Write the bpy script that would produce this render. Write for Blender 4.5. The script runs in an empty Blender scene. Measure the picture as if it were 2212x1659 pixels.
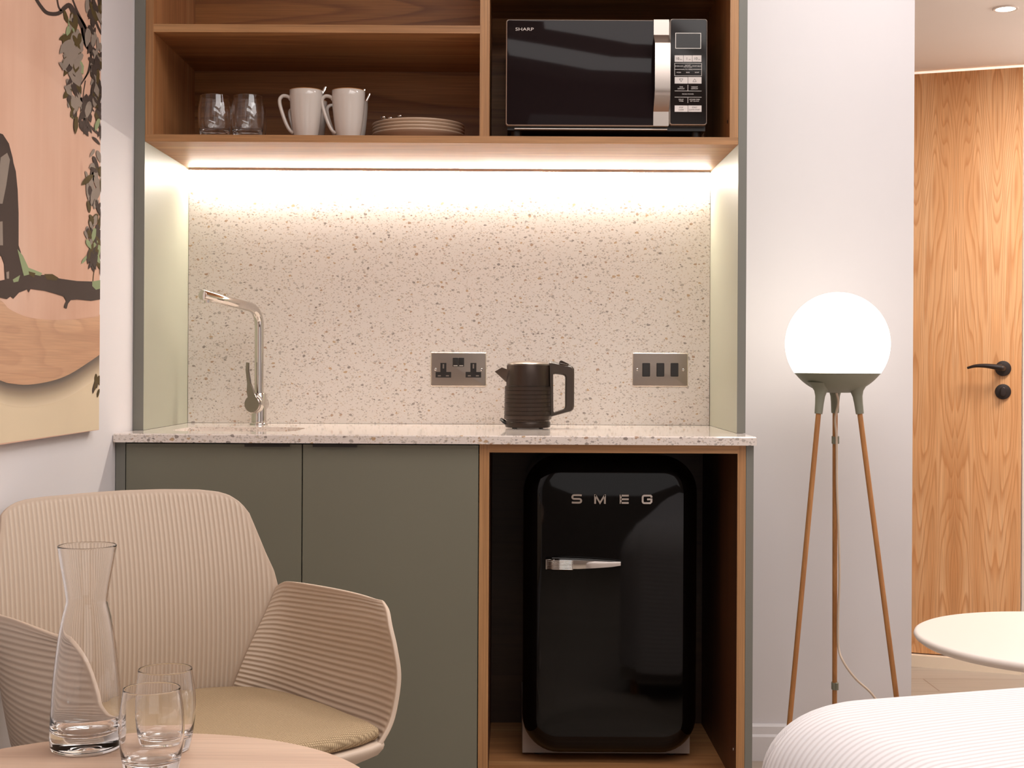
import bpy, bmesh, math, random
from mathutils import Vector, Matrix
random.seed(7)
PI = math.pi
C = bpy.context.scene.collection

# ------------------------------------------------------------------ camera model
F, VX, VY, CZ, ROLL = 3000.0, 1100.0, 795.0, 1.04, math.radians(0.3)
cr, sr = math.cos(ROLL), math.sin(ROLL)
def ab(px, py):
    dx, dy = px - VX, py - VY
    return dx*cr + dy*sr, -dx*sr + dy*cr
def P(px, py, Y):
    """world point of a measured photo pixel at the depth Y metres from the lens"""
    a, b = ab(px, py)
    return Vector((a*Y/F, Y, CZ - b*Y/F))
def PX(px, Y, py=795): return P(px, py, Y).x
def PZ(py, Y, px=1100): return P(px, py, Y).z
WX = -0.862            # left wall face
ART = WX + 0.018       # face of the art panel
def W(px, py):
    a, b = ab(px, py)
    Y = ART*F/a
    return (Y, CZ - b*Y/F)

# ------------------------------------------------------------------ materials
def lin(h):
    h = h.lstrip('#')
    o = []
    for i in (0, 2, 4):
        c = int(h[i:i+2], 16)/255
        o.append(c/12.92 if c <= 0.04045 else ((c+0.055)/1.055)**2.4)
    return (*o, 1)
class N:
    def __init__(s, name):
        s.m = bpy.data.materials.new(name); s.m.use_nodes = True
        s.t = s.m.node_tree; s.b = s.t.nodes['Principled BSDF']
    def n(s, kind, **kw):
        x = s.t.nodes.new(kind)
        for k, v in kw.items():
            if k.startswith('i_'):
                x.inputs[k[2:].replace('_', ' ')].default_value = v
            else: setattr(x, k, v)
        return x
    def l(s, a, b): s.t.links.new(a, b)
    def set(s, **kw):
        for k, v in kw.items(): s.b.inputs[k.replace('_', ' ')].default_value = v
    def math(s, op, a, b=None, c=None):
        x = s.n('ShaderNodeMath', operation=op)
        for i, v in enumerate((a, b, c)):
            if v is None: continue
            if isinstance(v, (int, float)): x.inputs[i].default_value = v
            else: s.l(v, x.inputs[i])
        return x.outputs[0]
    def ramp(s, fac, stops, interp='LINEAR'):
        r = s.n('ShaderNodeValToRGB'); r.color_ramp.interpolation = interp
        e = r.color_ramp.elements
        while len(e) < len(stops): e.new(0.5)
        for q, (p, c) in zip(e, stops): q.position = p; q.color = c
        s.l(fac, r.inputs[0]); return r.outputs[0]
    def mix(s, fac, a, b, mode='MIX'):
        x = s.n('ShaderNodeMix', data_type='RGBA', blend_type=mode)
        for sock, v in ((x.inputs[0], fac), (x.inputs[6], a), (x.inputs[7], b)):
            if isinstance(v, (int, float, tuple)): sock.default_value = v
            else: s.l(v, sock)
        return x.outputs[2]
    def noise(s, vec, scale, detail=2, rough=.5):
        x = s.n('ShaderNodeTexNoise'); x.inputs['Scale'].default_value = scale
        x.inputs['Detail'].default_value = detail; x.inputs['Roughness'].default_value = rough
        s.l(vec, x.inputs['Vector']); return x.outputs['Fac']
    def mapping(s, vec, scale=(1, 1, 1), loc=(0, 0, 0)):
        x = s.n('ShaderNodeMapping'); x.inputs['Scale'].default_value = scale; x.inputs['Location'].default_value = loc
        s.l(vec, x.inputs['Vector']); return x.outputs[0]
    def bump(s, h, dist=.001, strength=1.0):
        x = s.n('ShaderNodeBump'); x.inputs['Distance'].default_value = dist; x.inputs['Strength'].default_value = strength
        s.l(h, x.inputs['Height']); s.l(x.outputs[0], s.b.inputs['Normal'])
    def col(s, c): s.l(c, s.b.inputs['Base Color'])
    @property
    def obj(s):
        if not hasattr(s, '_o'): s._o = s.n('ShaderNodeTexCoord')
        return s._o.outputs['Object']
    @property
    def uv(s):
        s.obj; return s._o.outputs['UV']

def plain(name, c, rough=.5, metal=0, coat=0, spec=.5, noise=0):
    k = N(name); c = lin(c) if isinstance(c, str) else c
    k.set(Base_Color=c, Roughness=rough, Metallic=metal)
    k.b.inputs['Coat Weight'].default_value = coat
    k.b.inputs['Specular IOR Level'].default_value = spec
    if noise:
        f = k.noise(k.obj, 3, 3)
        d = tuple(x*(1-noise) for x in c[:3]) + (1,)
        u = tuple(min(1, x*(1+noise)) for x in c[:3]) + (1,)
        k.col(k.ramp(f, [(.3, d), (.7, u)]))
    return k.m

def wood(name, dark, mid, light, axis='X', rings=9, cross=7, along=.55, rough=.45, fine=.5, mirror=None, lines=.7, coat=0):
    """grain contour lines: level sets of a noise stretched along the grain"""
    k = N(name)
    v = k.obj
    if mirror:
        sep = k.n('ShaderNodeSeparateXYZ'); k.l(v, sep.inputs[0])
        pp = k.math('PINGPONG', k.math('ADD', sep.outputs[0], mirror[1]), mirror[0])
        cmb = k.n('ShaderNodeCombineXYZ'); k.l(pp, cmb.inputs[0]); k.l(sep.outputs[1], cmb.inputs[1]); k.l(sep.outputs[2], cmb.inputs[2])
        v = cmb.outputs[0]
    i = 'XYZ'.index(axis)
    def sc(c_, a_): return tuple(a_ if j == i else c_ for j in range(3))
    big = k.noise(k.mapping(v, sc(cross, along)), 1.0, 1.5, .45)
    wob = k.noise(k.mapping(v, sc(60, 5)), 1.0, 2)
    val = k.math('ADD', k.math('MULTIPLY', big, rings), k.math('MULTIPLY', wob, .22))
    fr = k.math('FRACT', val)
    tone = k.noise(k.mapping(v, sc(14, .9), (3, 1, 2)), 1.0, 3)
    base = k.ramp(tone, [(.25, lin(dark)), (.5, lin(mid)), (.75, lin(light))])
    ln = k.ramp(fr, [(0, (0, 0, 0, 1)), (.55, (.15, .15, .15, 1)), (.88, (1, 1, 1, 1)), (1, (0, 0, 0, 1))])
    c = k.mix(k.math('MULTIPLY', ln, lines), base, lin(dark))
    fib = k.noise(k.mapping(v, sc(420, 7)), 1.0, 2)
    fibr = k.ramp(fib, [(.35, (1-fine*.45,)*3 + (1,)), (.65, (1, 1, 1, 1))])
    c = k.mix(1.0, c, fibr, 'MULTIPLY')
    k.col(c); k.set(Roughness=rough); k.b.inputs['Coat Weight'].default_value = coat
    k.bump(fib, .0002, .35)
    return k.m

def terrazzo(name, base, rough=.25, amount=1.0):
    k = N(name)
    warp = k.n('ShaderNodeTexNoise'); warp.inputs['Scale'].default_value = 130; k.l(k.obj, warp.inputs['Vector'])
    off = k.n('ShaderNodeVectorMath', operation='MULTIPLY_ADD'); k.l(warp.outputs['Color'], off.inputs[0])
    off.inputs[1].default_value = (.0065,)*3; k.l(k.obj, off.inputs[2])
    c = lin(base)
    f = k.noise(k.obj, 2.2, 3)
    col = k.ramp(f, [(.3, tuple(x*.955 for x in c[:3])+(1,)), (.7, c)])
    for (scale, st, rot, thr, soft, pal) in (
        (165, 1.7, .5, .37, .10, ['#aca29a', '#c4b9b0', '#b2a79e', '#9d938c', '#d2c7be', '#b9a996']),
        (205, 1.6, -.7, .37, .10, ['#aea49c', '#c8bdb3', '#a59b93', '#c2b3a2', '#b6aba3', '#a19993']),
        (270, 1.3, 1.3, .38, .13, ['#b9aa9d', '#cfbeaf', '#b0a195', '#c6b39e', '#c0b0a4', '#b3a79d']),
        (105, 1.5, .1, .29, .06, ['#a59b94', '#9e7a5c', '#a0968d', '#776b64', '#b08d62', '#978d86'])):
        rv = k.n('ShaderNodeMapping', vector_type='POINT'); rv.inputs['Rotation'].default_value = (.3, rot, .2); rv.inputs['Scale'].default_value = (1, 1.25, st)
        k.l(off.outputs[0], rv.inputs['Vector'])
        vo = k.n('ShaderNodeTexVoronoi'); vo.inputs['Scale'].default_value = scale/1.25; vo.inputs['Randomness'].default_value = 1; k.l(rv.outputs[0], vo.inputs['Vector'])
        sp = k.n('ShaderNodeSeparateColor'); k.l(vo.outputs['Color'], sp.inputs[0])
        th = k.math('MULTIPLY', k.math('POWER', sp.outputs[0], 2.2), thr*1.5*amount)
        d = k.math('DIVIDE', k.math('SUBTRACT', th, vo.outputs['Distance']), soft)
        d.node.use_clamp = True
        pc = k.ramp(sp.outputs[1], [(i/len(pal), lin(x)) for i, x in enumerate(pal)], 'CONSTANT')
        col = k.mix(k.math('MULTIPLY', d, .8), col, pc)
    k.col(col); k.set(Roughness=rough)
    return k.m

def glass(name, tint=(1, 1, 1, 1), rough=0):
    k = N(name)
    k.set(Base_Color=tint, Roughness=rough, IOR=1.46); k.b.inputs['Transmission Weight'].default_value = 1
    return k.m
def emit(name, c, st):
    k = N(name); k.set(Base_Color=(1, 1, 1, 1)); k.b.inputs['Emission Color'].default_value = c; k.b.inputs['Emission Strength'].default_value = st
    return k.m

M = {}
M['wall'] = plain('wall_paint', '#d5d0d1', .75, noise=.012)
M['wall_dim'] = plain('dark_curtain_wall', '#8a7f78', .9)
M['ceil'] = plain('ceiling_paint', '#e6dcd4', .8, noise=.01)
M['hallceil'] = plain('hall_ceiling_paint', '#f5ebe2', .8, noise=.01)
M['skirt'] = plain('skirting_paint', '#dcd8da', .4)
M['threshold'] = plain('threshold_paint', '#e8d6c0', .45)
M['jamb'] = plain('jamb_paint', '#e2d3c8', .5)
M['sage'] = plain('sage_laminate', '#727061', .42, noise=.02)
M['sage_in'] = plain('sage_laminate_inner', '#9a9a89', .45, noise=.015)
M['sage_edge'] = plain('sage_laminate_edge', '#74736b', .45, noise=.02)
M['void'] = plain('dark_gap', '#15110f', .9)
M['wood_h'] = wood('cabinet_wood_long_grain', '#94603a', '#b67e4f', '#cb9865', 'X', 10, 9, .5, fine=.5, lines=.65)
M['wood_v'] = wood('cabinet_wood_upright_grain', '#a97246', '#c98d5b', '#dba875', 'Z', 10, 9, .5, fine=.5, lines=.6)
M['wood_back'] = wood('cabinet_wood_back_panel', '#82502a', '#b0763f', '#c58c56', 'X', 12, 7, .5, fine=.5, lines=.75)
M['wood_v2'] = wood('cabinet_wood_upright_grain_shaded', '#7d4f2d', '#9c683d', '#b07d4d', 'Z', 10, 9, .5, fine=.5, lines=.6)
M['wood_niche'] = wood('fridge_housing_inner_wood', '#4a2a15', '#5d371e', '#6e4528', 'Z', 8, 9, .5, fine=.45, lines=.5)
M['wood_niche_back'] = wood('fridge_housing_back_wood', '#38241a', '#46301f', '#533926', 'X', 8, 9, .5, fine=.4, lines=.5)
M['wood_edge_h'] = wood('cabinet_edge_long_grain', '#92653d', '#b08052', '#c19364', 'X', 5, 40, .3, fine=.5, lines=.5)
M['wood_edge_v'] = wood('cabinet_edge_upright_grain', '#92653d', '#b08052', '#c19364', 'Z', 5, 40, .3, fine=.5, lines=.5)
M['door_oak'] = wood('oak_door_veneer', '#c28048', '#dfa570', '#efc294', 'Z', 32, 10, .75, rough=.5, fine=.45, mirror=(.135, .083), lines=.75)
M['floor'] = None
M['table_oak'] = wood('pale_oak_table', '#b5937c', '#c5a48c', '#d0b199', 'X', 7, 8, .5, rough=.5, fine=.35, lines=.35)
M['leg_wood'] = wood('lamp_leg_wood', '#945e30', '#ad733f', '#bd8650', 'Z', 4, 30, .4, rough=.4, fine=.4, lines=.4)
M['terrazzo'] = terrazzo('terrazzo_slab', '#ddd6d0', .28)
M['terrazzo_top'] = terrazzo('terrazzo_worktop', '#e0d5cd', .06, 1.1)
M['chrome'] = plain('polished_chrome', '#d3cec9', .05, 1)
M['steel'] = plain('brushed_steel', '#b9aea6', .32, 1)
M['lever_chrome'] = plain('lever_chrome', '#9c928c', .16, 1)
M['kettle_lid'] = plain('brushed_dark_lid', '#94887e', .3, .8)
M['nickel'] = plain('satin_nickel_plate', '#9b8f85', .28, 1)
M['bright_edge'] = plain('bright_bevel', '#e8ded4', .18, 1)
M['blackplastic'] = plain('black_plastic', '#17120f', .35)
M['blackmatte'] = plain('matte_black_metal', '#221b17', .5)
M['bronze'] = plain('dark_bronze', '#2c211d', .42, .3)
M['kettle'] = plain('matte_black_kettle', '#3a2e27', .33, .55)
M['kettle_grip'] = plain('kettle_grip_plastic', '#35291f', .45)
M['blackgloss'] = plain('black_enamel', '#030202', .05, coat=0, spec=.3)
M['microglass'] = plain('black_microwave_glass', '#1d1516', .04, spec=.12)
M['micropanel'] = plain('black_control_panel', '#1d1715', .12, spec=.2)
M['silver'] = plain('silver_trim', '#c9c0b8', .3, .6)
M['whiteprint'] = plain('pale_print', '#d8cfca', .5)
M['darkprint'] = plain('dark_print', '#4a403c', .5)
M['greybase'] = plain('grey_fridge_base', '#a59a92', .45, .2)
M['ceramic'] = plain('white_glazed_ceramic', '#cdc4bc', .12, coat=.3)
M['ceramic_rim'] = plain('unglazed_brown_rim', '#b07a4a', .4)
M['plate'] = plain('stoneware_glaze', '#cdb49c', .2)
M['glass'] = glass('clear_glass')
M['opal'] = emit('opal_glass_glow', (1, .93, .80, 1), 4.2)
M['led'] = emit('led_diffuser_glow', (1, .92, .81, 1), 195)
M['downlight'] = emit('downlight_glow', (1, .9, .75, 1), 14)
M['lamp_green'] = plain('lamp_grey_green', '#7c7b6b', .5)
M['cord'] = plain('beige_fabric_cord', '#cdb9a6', .8)
M['cream'] = plain('cream_table', '#e6dbd2', .4)
M['steelleg'] = plain('cream_metal', '#d8c9bc', .4)

# floor planks
k = N('oak_plank_floor')
br = k.n('ShaderNodeTexBrick'); br.offset = .4
br.inputs['Scale'].default_value = 1; br.inputs['Brick Width'].default_value = 1.4; br.inputs['Row Height'].default_value = .18
br.inputs['Mortar Size'].default_value = .002; br.inputs['Color1'].default_value = lin('#b5a799'); br.inputs['Color2'].default_value = lin('#a89a8b'); br.inputs['Mortar'].default_value = lin('#8a7663')
k.l(k.obj, br.inputs['Vector'])
g = k.noise(k.mapping(k.obj, (3, 60, 1)), 1, 3)
k.col(k.mix(1, br.outputs[0], k.ramp(g, [(.3, (.86, .86, .86, 1)), (.7, (1, 1, 1, 1))]), 'MULTIPLY')); k.set(Roughness=.5)
M['floor'] = k.m

# ribbed moulded plastic (chair) : ribs follow uv.x, masked near the rim
k = N('ribbed_beige_plastic')
sp = k.n('ShaderNodeSeparateXYZ'); k.l(k.uv, sp.inputs[0])
w = k.math('SINE', k.math('MULTIPLY', sp.outputs[0], 2*PI/.0085))
at = k.n('ShaderNodeAttribute', attribute_name='ribmask')
h = k.math('MULTIPLY', k.math('ADD', k.math('MULTIPLY', w, .5), .5), at.outputs['Fac'])
c = k.ramp(h, [(0, lin('#bca692')), (1, lin('#cdbba8'))]); k.col(c)
k.set(Roughness=.5); k.bump(h, .0016, .9)
M['ribbed'] = k.m
M['chair_plain'] = plain('beige_plastic', '#c8b4a1', .5)
# woven cushion
k = N('olive_woven_fabric')
wv = k.n('ShaderNodeTexWave', bands_direction='X'); wv.inputs['Scale'].default_value = 85; wv.inputs['Distortion'].default_value = 1.5; k.l(k.obj, wv.inputs['Vector'])
wv2 = k.n('ShaderNodeTexWave', bands_direction='Y'); wv2.inputs['Scale'].default_value = 70; wv2.inputs['Distortion'].default_value = 1.5; k.l(k.obj, wv2.inputs['Vector'])
ng = k.noise(k.obj, 500, 2)
hh = k.math('ADD', k.math('MULTIPLY', wv.outputs['Fac'], wv2.outputs['Fac']), k.math('MULTIPLY', ng, .6))
k.col(k.ramp(hh, [(.1, lin('#7a6346')), (.9, lin('#c0a885'))])); k.set(Roughness=.9); k.bump(hh, .0008, .6)
M['cushion'] = k.m
# ribbed bedspread
k = N('white_ribbed_coverlet')
sp = k.n('ShaderNodeSeparateXYZ'); k.l(k.uv, sp.inputs[0])
w = k.math('SINE', k.math('ADD', k.math('MULTIPLY', sp.outputs[1], 2*PI/.0125), k.math('MULTIPLY', k.noise(k.obj, 6, 2), 1.5)))
h = k.math('ADD', k.math('MULTIPLY', w, .5), .5)
k.col(k.ramp(h, [(0, lin('#c9c3c4')), (.6, lin('#dcd8da'))])); k.set(Roughness=.85); k.bump(h, .0012, .8)
M['coverlet'] = k.m
# pink plywood art panel
k = N('pink_stained_plywood')
n1 = k.noise(k.mapping(k.obj, (1, 2.2, 1.6)), 1.6, 3); n2 = k.noise(k.mapping(k.obj, (1, 30, 2)), 1.0, 3)
c = k.ramp(n1, [(.3, lin('#c79e87')), (.55, lin('#d1aa94')), (.8, lin('#d6b39f'))])
vo = k.n('ShaderNodeTexVoronoi'); vo.inputs['Scale'].default_value = 4.2; k.l(k.mapping(k.obj, (1, 2, 1)), vo.inputs['Vector'])
kn = k.ramp(vo.outputs['Distance'], [(.0, (.72, .6, .54, 1)), (.13, (1, 1, 1, 1))])
c = k.mix(.6, c, kn, 'MULTIPLY')
c = k.mix(.5, c, k.ramp(n2, [(.35, (.93, .9, .88, 1)), (.65, (1, 1, 1, 1))]), 'MULTIPLY')
k.col(c); k.set(Roughness=.85); k.b.inputs['Specular IOR Level'].default_value = .15; M['artpink'] = k.m
M['artcream'] = plain('cream_print', '#d6c3a6', .9, spec=.12, noise=.03)
M['artdark'] = plain('brown_black_print', '#473b35', .9, spec=.12, noise=.12)
M['artgrey'] = plain('grey_print', '#8a7d72', .9, spec=.12, noise=.12)
M['artolive'] = plain('olive_print', '#54462b', .9, spec=.12, noise=.1)
M['artgreen'] = plain('green_print', '#8a9570', .9, spec=.12, noise=.08)
M['artoak'] = wood('printed_oak', '#ad7d5d', '#c4946f', '#d0a37f', 'Y', 12, 10, 1.4, fine=.3, lines=.5)
k = N('soft_shadow_print'); a_ = k.n('ShaderNodeAttribute', attribute_name='tone'); k.l(a_.outputs['Color'], k.b.inputs['Base Color']); k.set(Roughness=.55); M['artshadow'] = k.m  # crescent's shadow, painted as vertex colour

# ------------------------------------------------------------------ mesh helpers
def box(bm, lo, hi, mi=0):
    x0, y0, z0 = lo; x1, y1, z1 = hi
    v = [bm.verts.new(p) for p in ((x0,y0,z0),(x1,y0,z0),(x1,y1,z0),(x0,y1,z0),(x0,y0,z1),(x1,y0,z1),(x1,y1,z1),(x0,y1,z1))]
    fs = []
    for q in ((0,3,2,1),(4,5,6,7),(0,1,5,4),(1,2,6,5),(2,3,7,6),(3,0,4,7)):
        f = bm.faces.new([v[i] for i in q]); f.material_index = mi; fs.append(f)
    return fs
def bevel(bm, w, seg=2, ang=40):
    es = [e for e in bm.edges if len(e.link_faces) == 2 and e.calc_face_angle(0) > math.radians(ang)]
    bmesh.ops.bevel(bm, geom=es, offset=w, offset_type='OFFSET', segments=seg, profile=.5, affect='EDGES', clamp_overlap=True)
def nb(lo=None, hi=None, bev=0, seg=2):
    bm = bmesh.new()
    if lo is not None: box(bm, lo, hi)
    if bev: bevel(bm, bev, seg)
    return bm
def loft(bm, loops, cap0=True, cap1=True, closed=True, mi=0):
    rows = [[bm.verts.new(p) for p in lp] for lp in loops]
    n = len(rows[0])
    for a, b in zip(rows, rows[1:]):
        for i in range(n if closed else n-1):
            j = (i+1) % n
            f = bm.faces.new((a[i], a[j], b[j], b[i])); f.material_index = mi
    if cap0: bm.faces.new(rows[0][::-1]).material_index = mi
    if cap1: bm.faces.new(rows[-1]).material_index = mi
    return rows
def lathe(bm, prof, seg=40, c=(0, 0, 0), mi=0):
    """prof: (r, z) list; r=0 ends make poles"""
    rows = []
    for r, z in prof:
        if r < 1e-6: rows.append([bm.verts.new((c[0], c[1], c[2]+z))])
        else: rows.append([bm.verts.new((c[0]+r*math.cos(2*PI*i/seg), c[1]+r*math.sin(2*PI*i/seg), c[2]+z)) for i in range(seg)])
    for a, b in zip(rows, rows[1:]):
        if len(a) == 1 and len(b) == 1: continue
        for i in range(seg):
            j = (i+1) % seg
            if len(a) == 1: f = bm.faces.new((a[0], b[j], b[i]))
            elif len(b) == 1: f = bm.faces.new((a[i], a[j], b[0]))
            else: f = bm.faces.new((a[i], a[j], b[j], b[i]))
            f.material_index = mi
def spline(pts, n=8):
    """Catmull-Rom through points"""
    pts = [Vector(p) for p in pts]; out = []
    q = [pts[0]*2-pts[1]] + pts + [pts[-1]*2-pts[-2]]
    for i in range(1, len(q)-2):
        for s in range(n):
            t = s/n; a, b, c_, d = q[i-1], q[i], q[i+1], q[i+2]
            out.append(.5*((2*b) + (c_-a)*t + (2*a-5*b+4*c_-d)*t*t + (3*b-a-3*c_+d)*t**3))
    out.append(pts[-1]); return out
def tube(bm, path, rad, seg=12, cap=True, flat=1.0, up=None, mi=0):
    path = [Vector(p) for p in path]; n = len(path)
    rads = rad if isinstance(rad, (list, tuple)) else [rad]*n
    loops = []; prev = None
    for i, p in enumerate(path):
        t = (path[min(i+1, n-1)] - path[max(i-1, 0)]).normalized()
        if prev is None:
            ref = Vector(up) if up else (Vector((0, 0, 1)) if abs(t.z) < .9 else Vector((1, 0, 0)))
            u = (ref - t*ref.dot(t)).normalized()
        else: u = (prev - t*prev.dot(t)).normalized()
        prev = u; v = t.cross(u)
        loops.append([p + (u*math.cos(2*PI*j/seg)*flat + v*math.sin(2*PI*j/seg))*rads[i] for j in range(seg)])
    loft(bm, loops, cap, cap, mi=mi)
def rrect(w, h, r, n=8, cx=0, cy=0):
    r = max(1e-4, min(r, w/2-1e-5, h/2-1e-5)); o = []
    for sx, sy, a0 in ((1, 1, 0), (-1, 1, 90), (-1, -1, 180), (1, -1, 270)):
        for i in range(n+1):
            a = math.radians(a0 + 90*i/n)
            o.append((cx + sx*(w/2-r) + r*math.cos(a), cy + sy*(h/2-r) + r*math.sin(a)))
    return o
def plate_xz(bm, x0, x1, z0, z1, yb, yf, r, re, n=8, seg=5, mi=0):
    """rounded-rectangle slab facing the room (-y): back at yb, front at yf, edge rounding re"""
    w, h, cx, cz = x1-x0, z1-z0, (x0+x1)/2, (z0+z1)/2
    loops = [[(x, yb, z) for x, z in rrect(w, h, r, n, cx, cz)]]
    for s in range(seg+1):
        a = PI/2*s/seg; i = re*(1-math.cos(a)); y = yf + re*(1-math.sin(a))
        loops.append([(x, y, z) for x, z in rrect(w-2*i, h-2*i, max(r-i, .0004), n, cx, cz)])
    loft(bm, loops, mi=mi)
def prism(bm, poly, axis, a0, a1, mi=0):
    """poly of 2D points; axis 'x','y','z' = extrusion axis"""
    def pt(p, d):
        return {'x': (d, p[0], p[1]), 'y': (p[0], d, p[1]), 'z': (p[0], p[1], d)}[axis]
    loft(bm, [[pt(p, a0) for p in poly], [pt(p, a1) for p in poly]], mi=mi)

def link(name, bm, mats, parent=None, origin=None, sharp=35, flat=False, recalc=True):
    if recalc: bmesh.ops.recalc_face_normals(bm, faces=bm.faces[:])
    if origin is not None: bmesh.ops.translate(bm, verts=bm.verts[:], vec=-Vector(origin))
    if not flat:
        for f in bm.faces: f.smooth = True
        for e in bm.edges:
            if len(e.link_faces) == 2 and e.calc_face_angle(0) > math.radians(sharp): e.smooth = False
    me = bpy.data.meshes.new(name); bm.to_mesh(me); bm.free()
    for m in (mats if isinstance(mats, (list, tuple)) else [mats]): me.materials.append(M[m] if isinstance(m, str) else m)
    o = bpy.data.objects.new(name, me); C.objects.link(o)
    if parent is not None: o.parent = parent
    return o
def tag(o, label, cat, group=None, kind=None):
    o['label'] = label; o['category'] = cat
    if group: o['group'] = group
    if kind: o['kind'] = kind
    return o
class Thing:
    """an Empty at the thing's base; parts are modelled in world space and stored relative to it"""
    def __init__(s, name, label, cat, loc=(0, 0, 0), group=None, local=False, rotz=0, kind=None):
        s.o = bpy.data.objects.new(name, None); C.objects.link(s.o); s.o.empty_display_size = .05
        s.o.location = loc; s.o.rotation_euler = (0, 0, rotz); s.loc = Vector(loc); s.local = local
        if kind: s.o['kind'] = kind
        if label: tag(s.o, label, cat, group)
    def add(s, name, bm, mats, parent=None, label=None, **kw):
        o = link(name, bm, mats, parent or s.o, None if s.local else s.loc, **kw)
        if label: o['label'] = label
        return o
def structure(name, bm, m, label=None):
    o = link(name, bm, m, flat=True); o['kind'] = 'structure'
    if label: o['label'] = label
    return o
def dup(root, loc, label, group=None, rotz=None):
    r = root.copy(); C.objects.link(r); r.location = loc; r['label'] = label
    if rotz is not None: r.rotation_euler = (0, 0, rotz)
    if group: r['group'] = group
    for ch in list(root.children):
        c_ = ch.copy(); C.objects.link(c_); c_.parent = r
        for g_ in ch.children:
            d = g_.copy(); C.objects.link(d); d.parent = c_
    return r
def text_bm(bm, s, size, x, z, y, align='CENTER', sx=1.0, thick=.0004, mi=0, shear=0, spacing=1.0):
    """flat lettering in the xz plane at depth y, facing -y"""
    cu = bpy.data.curves.new('t', 'FONT'); cu.body = s; cu.size = size; cu.align_x = align; cu.align_y = 'CENTER'
    cu.extrude = thick/2; cu.shear = shear; cu.space_character = spacing; cu.resolution_u = 3
    ob = bpy.data.objects.new('t', cu); C.objects.link(ob)
    dg = bpy.context.evaluated_depsgraph_get(); dg.update()
    me = bpy.data.meshes.new_from_object(ob.evaluated_get(dg))
    me.transform(Matrix(((sx, 0, 0, x), (0, 0, -1, y), (0, 1, 0, z), (0, 0, 0, 1))))
    n0 = len(bm.faces); bm.from_mesh(me); bm.faces.ensure_lookup_table()
    for f in bm.faces[n0:]: f.material_index = mi
    bpy.data.objects.remove(ob); bpy.data.curves.remove(cu); bpy.data.meshes.remove(me)

# ------------------------------------------------------------------ room shell
YW = 3.705                        # frontal wall face
XR = 3.2
structure('floor', nb((-1.1, -1.2, -.06), (XR+.1, 6.2, 0)), 'floor')
structure('wall_left', nb((WX-.12, -1.2, 0), (WX, YW+.1, 2.55)), 'wall')
structure('wall_back', nb((WX, YW, 0), (1.077, YW+.1, 2.55)), 'wall')
structure('wall_right', nb((XR, -1.2, 0), (XR+.1, 6.2, 2.55)), 'wall')
structure('wall_front', nb((-1.0, -1.3, 0), (XR+.1, -1.2, 2.55)), 'wall_dim')
structure('ceiling', nb((-1.0, -1.3, 2.55), (XR+.1, YW+.1, 2.63)), 'ceil')
# hall beyond the wall, turned 20 degrees
DA = math.radians(-20.4)          # door plane direction
D0 = Vector((1.762, 4.775, 0))    # latch edge of the door
dv = Vector((math.cos(DA), math.sin(DA), 0)); dn = Vector((-dv.y, dv.x, 0))   # dn points away from the camera
HZ = 2.092
def on_door(t, n=0, z=0): return D0 + dv*t + dn*n + Vector((0, 0, z))
bm = bmesh.new()
q = [Vector((.55, YW+.02, 0)), Vector((XR, YW+.02, 0)), on_door((XR-D0.x)/dv.x, 0), on_door((.55-D0.x)/dv.x, 0)]
prism(bm, [(p.x, p.y) for p in q], 'z', HZ, HZ+.08)
structure('ceiling_hall', bm, 'hallceil')
bm = bmesh.new()
prism(bm, [(p.x, p.y) for p in (on_door(.075), on_door(1.6), on_door(1.6, .1), on_door(.075, .1))], 'z', 0, HZ+.3)
structure('wall_hall', bm, 'wall')
bm = bmesh.new()
prism(bm, [(p.x, p.y) for p in (on_door(-1.6), on_door(-.86), on_door(-.86, .1), on_door(-1.6, .1))], 'z', 0, HZ+.3)
structure('wall_hall_end', bm, 'wall')
# bathroom beyond the door: lit ceiling glimpsed through the gap over the door
bm = bmesh.new(); prism(bm, [(p.x, p.y) for p in (on_door(-1.6, .11), on_door(1.6, .11), on_door(1.6, 1.2), on_door(-1.6, 1.2))], 'z', 2.40, 2.45)
structure('ceiling_bathroom', bm, 'ceil')
bm = bmesh.new(); prism(bm, [(p.x, p.y) for p in (on_door(-1.6, 1.2), on_door(1.6, 1.2), on_door(1.6, 1.25), on_door(-1.6, 1.25))], 'z', 0, 2.45)
structure('wall_bathroom', bm, 'wall')
# frame and threshold
bm = bmesh.new(); prism(bm, [(p.x, p.y) for p in (on_door(.004, -.002), on_door(.075, -.002), on_door(.075, .1), on_door(.004, .1))], 'z', 0, HZ)
jo = structure('trim_1', bm, 'jamb')
bm = bmesh.new(); prism(bm, [(p.x, p.y) for p in (on_door(.0165, -.004), on_door(.024, -.004), on_door(.024, -.0021), on_door(.0165, -.0021))], 'z', 1.03, 1.075)
link('strike_plate', bm, 'chrome', jo)
bm = bmesh.new(); prism(bm, [(p.x, p.y) for p in (on_door(-1.6, -.03), on_door(.004, -.03), on_door(.004, .1), on_door(-1.6, .1))], 'z', 0, .040)
structure('trim_2', bm, 'threshold')
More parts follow.
